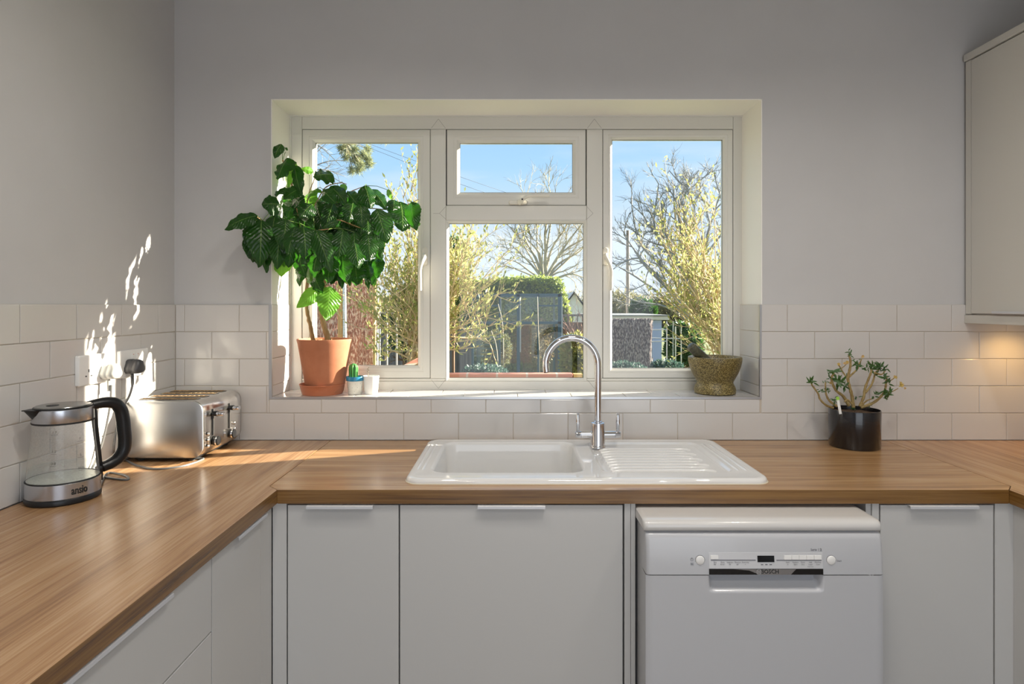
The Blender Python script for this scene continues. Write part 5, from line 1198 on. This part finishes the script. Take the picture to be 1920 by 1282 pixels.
bare('spreading bare tree above the hedge in the middle pane', (1020, 527), 22, [(975, 420, 0, .06, 6), (995, 400, .5, .05, 5), (1030, 395, 0, .08, 7), (1035, 375, -.4, .05, 5), (1088, 424, 0, .06, 6), (1100, 450, .3, .05, 5), (1120, 395, 0, .05, 4), (955, 455, 0, .045, 5), (940, 485, .5, .04, 5), (1085, 495, 0, .04, 4), (1060, 380, .4, .05, 5), (985, 372, .8, .04, 5), (1010, 440, -.8, .04, 5), (930, 500, .6, .035, 5), (1094, 520, 0, .06, 5), (950, 420, .8, .04, 5), (1140, 440, .5, .04, 4)], m_bareg, 9, 3, .19, 1.15, kids=(4, 5), wig=.2)
bare('tall bare tree with fine grey twigs in the right pane', (1302, 610), 12.5, [(1190, 470, 0, .06, 7), (1160, 500, .3, .04, 6), (1215, 420, 0, .055, 8), (1240, 380, .4, .05, 8), (1262, 355, 0, .05, 8), (1290, 350, .2, .05, 8), (1315, 360, 0, .05, 8), (1345, 380, .3, .05, 8), (1235, 345, 0, .04, 7), (1152, 535, .2, .026, 5), (1185, 390, .3, .04, 7), (1310, 320, .5, .04, 7), (1340, 330, .5, .04, 7), (1170, 440, .3, .04, 6), (1255, 320, .6, .035, 6), (1360, 440, 0, .05, 5)], m_bareb, 13, 3, .11, .6, kids=(4, 6), wig=.2)
# small bare branches and the pine bough entering at top left
t = thing('bare_tree', 'thin bare twigs hanging into the top left corner of the left pane', 'tree', (P(575, 0, 9).x, 9-CD, GZ), 'leafless trees beyond the garden'); mb = MB(); rg = random.Random(31)
b = P(560, 330, 9); mb.tube([(b.x-.1, b.y, GZ-.05), (b.x-.05, b.y, 1.6), b, P(575, 230, 9)], [.09, .07, .05, .03], 8)
for (x, y) in ((640, 312), (655, 300), (612, 340), (640, 342), (604, 270), (620, 262), (645, 330)):
    e_ = P(x, y, 9+rg.uniform(-.3, .3)); s0 = P(568, rg.uniform(250, 330), 9); sp2 = smooth_path([s0, s0.lerp(e_, .5)+Vector((0, 0, .06)), e_], 5); mb.tube(sp2, [.012*(1-.7*k/10) for k in range(len(sp2))], 4, caps=False)
    for _ in range(6): k = rg.randint(3, 9); twig(mb, sp2[k], ((sp2[k]-sp2[k-1]).normalized()*.7+rdir(rg)*.7).normalized(), .28, .004, 1, rg, None, .5, .1, (2, 3))
mb.build('branches', m_bareb, t)
m_pine = leafmat('pine_needles', [(.10, .13, .08), (.26, .28, .15)], .5, .3, (.45, .5, .25))
t = thing('pine_tree', 'pine tree reaching pale-needled boughs across the top of the left pane', 'tree', (P(480, 0, 8.3).x, 8.3-CD, GZ))
mb = MB(); b = P(480, 0, 8.3); mb.tube([(b.x, b.y, GZ-.05), (b.x+.03, b.y, 2.0), (b.x, b.y, 4.6)], [.16, .13, .07], 10)
mb.tube(smooth_path([Vector((b.x, b.y, 3.1)), P(560, 190, 8.2), P(640, 180, 8), P(716, 215, 8)], 5), .03, 7)
mb.tube(smooth_path([Vector((b.x, b.y, 2.9)), P(600, 225, 8), P(640, 258, 8), P(660, 285, 8), P(690, 300, 8)], 5), .016, 6); mb.build('trunk', m_bareg, t)
for clus, tip in ((((648, 272), (655, 285), (665, 280), (663, 300), (675, 305), (682, 290), (690, 280), (690, 298), (693, 308), (678, 312), (668, 295), (646, 262), (658, 268), (672, 318), (640, 280), (660, 320), (650, 295)), (650, 268)), (((722, 262),), (716, 215))):
    mb = MB(); ml = MB()
    for (x, y) in clus:
        c = P(x, y, 8+rg.uniform(-.25, .25)); s0 = P(*tip, 8); mb.tube([s0, s0.lerp(c, .6)+Vector((0, 0, .02)), c], .006, 4, caps=False)
        for _ in range(210): d = rdir(rg, .2); simple_leaf(ml, c+rdir(rg)*rg.uniform(0, .045), d, rg.uniform(.05, .10), .007, rg)
    mb.build('branch', m_bareg, t); ml.build('needles', m_pine, t, recalc=False)

# --- telegraph pole and wires
mb = MB(); b = P(1177, 432, 30); mb.tube([(b.x, b.y, GZ), (b.x, b.y, b.z)], [.10, .075], 10); tag(mb.build('telegraph_pole', noisy('pole_wood', [(.3, (.16, .13, .11)), (.7, (.26, .22, .19))], 4, .8), smooth=True, angle=50), 'brown telegraph pole standing among the far trees in the right pane', 'pole')
m_wire = M('black_wire', (.10, .11, .13), .6)
for a, c, d, lb in (((560, 232, 18), (700, 280, 19), (930, 368, 21), 'lower overhead wire crossing the sky in the left and top panes'), ((600, 232, 18), (720, 280, 19), (940, 358, 21), 'upper overhead wire crossing the sky in the left and top panes')):
    mb = MB(); mb.tube(smooth_path([P(*a), P(*c), P(*d), P(1177, 436, 30)], 8), .0055, 5); tag(mb.build('overhead_wire', m_wire), lb, 'wire')

# --- white gabled house beyond the fence
HD = 26; m_hw = M('white_render', (.72, .71, .70), .8); t = thing('garden_house', 'small white gabled building beyond the trellis fence', 'building', (P(1085, 0, HD).x, HD-CD+1, GZ))
pk = P(1076, 551, HD); l_, r_ = P(1058, 575, HD), P(1106, 590, HD)
mb = MB(); outl = [(l_.x, GZ), (r_.x, GZ), (r_.x, r_.z), (pk.x, pk.z), (l_.x, l_.z)]
mb.loft([[(x, HD-CD, z) for x, z in outl], [(x, HD-CD+4, z) for x, z in outl]], True, True, True); mb.build('wall', m_hw, t)
mb = MB()
for a, b in ((pk, l_), (pk, r_)):
    n_ = Vector((0, 0, .10)); mb.loft([[(p.x, y, p.z+.0), (p.x, y, p.z+.12)] for p in (a, b+(b-a)*.1) for y in (HD-CD-.15,)]+[], close=False)
    mb.loft([[(a.x, y, a.z), (a.x, y, a.z+.10), ((b+(b-a)*.1).x, y, (b+(b-a)*.1).z+.10), ((b+(b-a)*.1).x, y, (b+(b-a)*.1).z)] for y in (HD-CD-.15, HD-CD+4.1)], True, True, True)
mb.build('roof', M('pale_roof', (.55, .53, .52), .8), t)
t = thing('far_shed', 'sliver of a distant white building above the hedge', 'building', (P(965, 0, 30).x, 30-CD, GZ)); mb = MB(); mb.box(P(957, 0, 30).x, P(973, 0, 30).x, 30-CD, 32-CD, GZ, P(0, 532, 30).z); mb.build('wall', m_hw, t)
mb = MB(); mb.box(P(956, 0, 30).x, P(974, 0, 30).x, 30-CD-.1, 32-CD, P(0, 529, 30).z, P(0, 526, 30).z); mb.build('roof', M('white_roof', (.8, .8, .8), .7), t)

# --- shed with pale blue wall
SD = 15; t = thing('garden_shed', 'flat-roofed shed with a pale blue wall in the right pane', 'shed', (P(1190, 0, SD).x, SD-CD+1, GZ))
mb = MB(); mb.box(P(1120, 0, SD).x, P(1226, 0, SD).x, SD-CD, SD-CD+2.5, GZ, P(0, 598, SD).z); mb.build('wall', noisy('shed_wall', [(.3, (.30, .29, .30)), (.7, (.40, .39, .38))], 3, .8), t)
mb = MB(); mb.box(P(1219, 0, SD).x, P(1236, 0, SD).x, SD-CD-.25, SD-CD+2.2, GZ, P(0, 600, SD).z); mb.build('blue_wall', M('pale_blue_paint', (.36, .43, .66), .6), t)
mb = MB(); mb.box(P(1110, 0, SD).x, P(1248, 0, SD).x, SD-CD-.35, SD-CD+2.7, P(0, 599, SD).z, P(0, 592, SD).z); mb.build('fascia', M('white_fascia', (.62, .60, .57), .6), t, bevel=.01)
mb = MB(); mb.box(P(1105, 0, SD).x, P(1249, 0, SD).x, SD-CD-.38, SD-CD+2.8, P(0, 592, SD).z, P(0, 590, SD).z); mb.build('roof', M('grey_felt', (.18, .19, .20), .8), t)
t = thing('metal_hurdle', 'white tubular rails beside the dark brushwood screen', 'fence', (P(1235, 0, 9.4).x, 9.4-CD, GZ)); mb = MB()
for y in (618, 640): mb.tube([P(1220, y, 9.4), P(1250, y-.5, 9.4)], .008, 8)
mb.tube([P(1220, 633, 9.4), P(1277, 635, 9.4)], .006, 8)
for x in (1221, 1250): mb.tube([(P(x, 0, 9.4).x, 9.4-CD, GZ), P(x, 602 if x > 1230 else 610, 9.4)], .008, 8)
mb.build('rail', M('white_tube', (.45, .46, .48), .4), t)
for k, (x, y, lb) in enumerate(((1262, 602, 'pale garden cane, leftmost of the three canes in the right pane'), (1266.5, 612, 'pale garden cane, middle one of the three canes in the right pane'), (1277, 612, 'pale garden cane, rightmost of the three canes in the right pane'))):
    D = 8.2; mb = MB(); b = P(x, 0, D); mb.tube([(b.x, D-CD, GZ), P(x, y, D)], .0075, 8); tag(mb.build('garden_cane', noisy('pale_cane', [(.4, (.28, .31, .27)), (.6, (.42, .45, .40))], 12, .6), smooth=True), lb, 'cane', 'garden canes')
# slim saplings in front of the greenhouse
for pts_, lb in (([(944, 720), (944, 660), (942, 606), (934, 570)], 'thin pale sapling stem left of the greenhouse centre bar'), ([(1013, 720), (1011, 660), (1009, 610), (1008, 556)], 'thin pale sapling stem in front of the greenhouse right bay'), ([(938, 720), (932, 660), (921, 620)], 'thin leaning sapling stem in front of the greenhouse bench')):
    D = 8.3; mb = MB(); q = [P(x, y, D) for x, y in pts_]; q[0].z = GZ; mb.tube(smooth_path(q, 5), .0055, 6); tag(mb.build('sapling', noisy('pale_sapling', [(.3, (.28, .25, .19)), (.7, (.46, .42, .34))], 8, .8), smooth=True), lb, 'sapling', 'slim saplings before the greenhouse')

# --- bushes
def bush(name, label, c, rx, rz, D, mat, seed, n_, L, ry=None, group=None):
    rg = random.Random(seed); p = P(*c, D); s_ = D/F; ry = ry or rx*s_; t = thing(name, label, 'bush', (p.x, p.y, GZ), group); ml = MB()
    for _ in range(n_):
        d = rdir(rg); k = rg.uniform(.55, 1)**.5*(1+.12*math.sin(d.x*7+seed)*math.cos(d.z*6)); q = p+Vector((d.x*rx*s_*k, d.y*ry*k, d.z*rz*s_*k)); q.z = max(q.z, GZ+.02)
        simple_leaf(ml, q, (d*.5+rdir(rg, .4)).normalized(), L*rg.uniform(.6, 1.3), L*.5, rg)
    ml.build('foliage', mat, t, recalc=False)
    mb = MB(); mb.tube([(p.x, p.y, GZ), (p.x, p.y, p.z)], .022, 6)
    for _ in range(12): twig(mb, Vector((p.x, p.y, (GZ+p.z)/2)), rdir(rg, .7), min(rx, rz)*s_*.8, .012, 1, rg)
    mb.build('stem', m_brown, t); return t
bush('evergreen_bush', 'dark rounded evergreen above the shed roof in the right pane', (1206, 584), 24, 22, 24, m_dleaf, 41, 3500, .14)
bush('evergreen_bush', 'dark green bush behind the white rails in the right pane', (1282, 645), 36, 42, 10.6, m_dleaf, 42, 5000, .07)
bush('evergreen_bush', 'tall green clump framed by the curve of the tap', (1078, 670), 24, 42, 8.6, leafmat('reed_green', [(.06, .09, .02), (.20, .22, .05), (.35, .28, .08)], .5, .3, (.4, .4, .1)), 43, 4500, .085)
bush('evergreen_bush', 'dark green bush among the golden stems of the left shrub', (757, 600), 36, 62, 10.0, m_dleaf, 44, 5000, .07)
bush('evergreen_bush', 'dark green bush behind the left shrub at the edge of the middle pane', (850, 470), 28, 24, 9.5, m_dleaf, 45, 1300, .06)
bush('low_bush', 'low bluish plants at the foot of the dark brushwood screen', (1172, 692), 40, 12, 8.1, m_tleaf, 46, 2200, .04)
bush('low_bush', 'low bluish plants below the greenhouse bench', (910, 700), 44, 16, 7.6, m_tleaf, 47, 2200, .04)
bush('low_bush', 'low bluish plants at the foot of the white canes', (1250, 690), 30, 13, 7.4, m_tleaf, 48, 1800, .04)
bush('flower_bush', 'rust-coloured bush inside the greenhouse behind its right bay', (1004, 645), 34, 46, 11.5, leafmat('rusty_leaf', [(.10, .06, .03), (.30, .15, .09), (.20, .20, .08)], .6, .3, (.3, .2, .1)), 49, 5500, .06, ry=.5)
bush('flower_bush', 'green bush behind the greenhouse left bay', (925, 655), 34, 36, 13.2, leafmat('mixed_leaf', [(.06, .08, .04), (.20, .17, .09)], .6, .3, (.3, .25, .1)), 50, 3500, .06, ry=.5)
# --- distant wooded skyline
m_far = noisy('distant_wood', [(.3, (.11, .10, .06)), (.5, (.20, .17, .10)), (.7, (.27, .26, .13))], .9, .95, bump=.5, bdist=.2)
rg = random.Random(77)
t = thing('distant_hedgerow', 'brown and green wooded hedgerow along the horizon', 'hedgerow', (0, 44-CD, GZ)); ml = MB(); mb = MB(); rings = []
for k in range(81):
    px = -500+3100*k/80; h = 563+rg.uniform(-5, 4); D = 46; q = P(px, h, D); rings.append([(q.x, D-CD, GZ-.5), (q.x, D-CD-.3+rg.uniform(-.3, .3), GZ+1), (q.x, D-CD+rg.uniform(-.3, .3), q.z), (q.x, D-CD+3, q.z), (q.x, D-CD+3, GZ-.5)])
mb.loft(rings, True, True, True); mb.build('wood_mass', m_far, t, smooth=True)
for _ in range(9000):
    px = rg.uniform(560, 1400); D = 45+rg.uniform(-1, 1); q = P(px, 600-rg.random()*44-6*math.sin(px*.05), D); simple_leaf(ml, q, rdir(rg, 1.2), rg.uniform(.3, .8), .10, rg)
ml.build('foliage', leafmat('far_twig', [(.14, .12, .07), (.24, .21, .12), (.20, .24, .09)], .8, .3, (.3, .28, .14)), t, recalc=False)
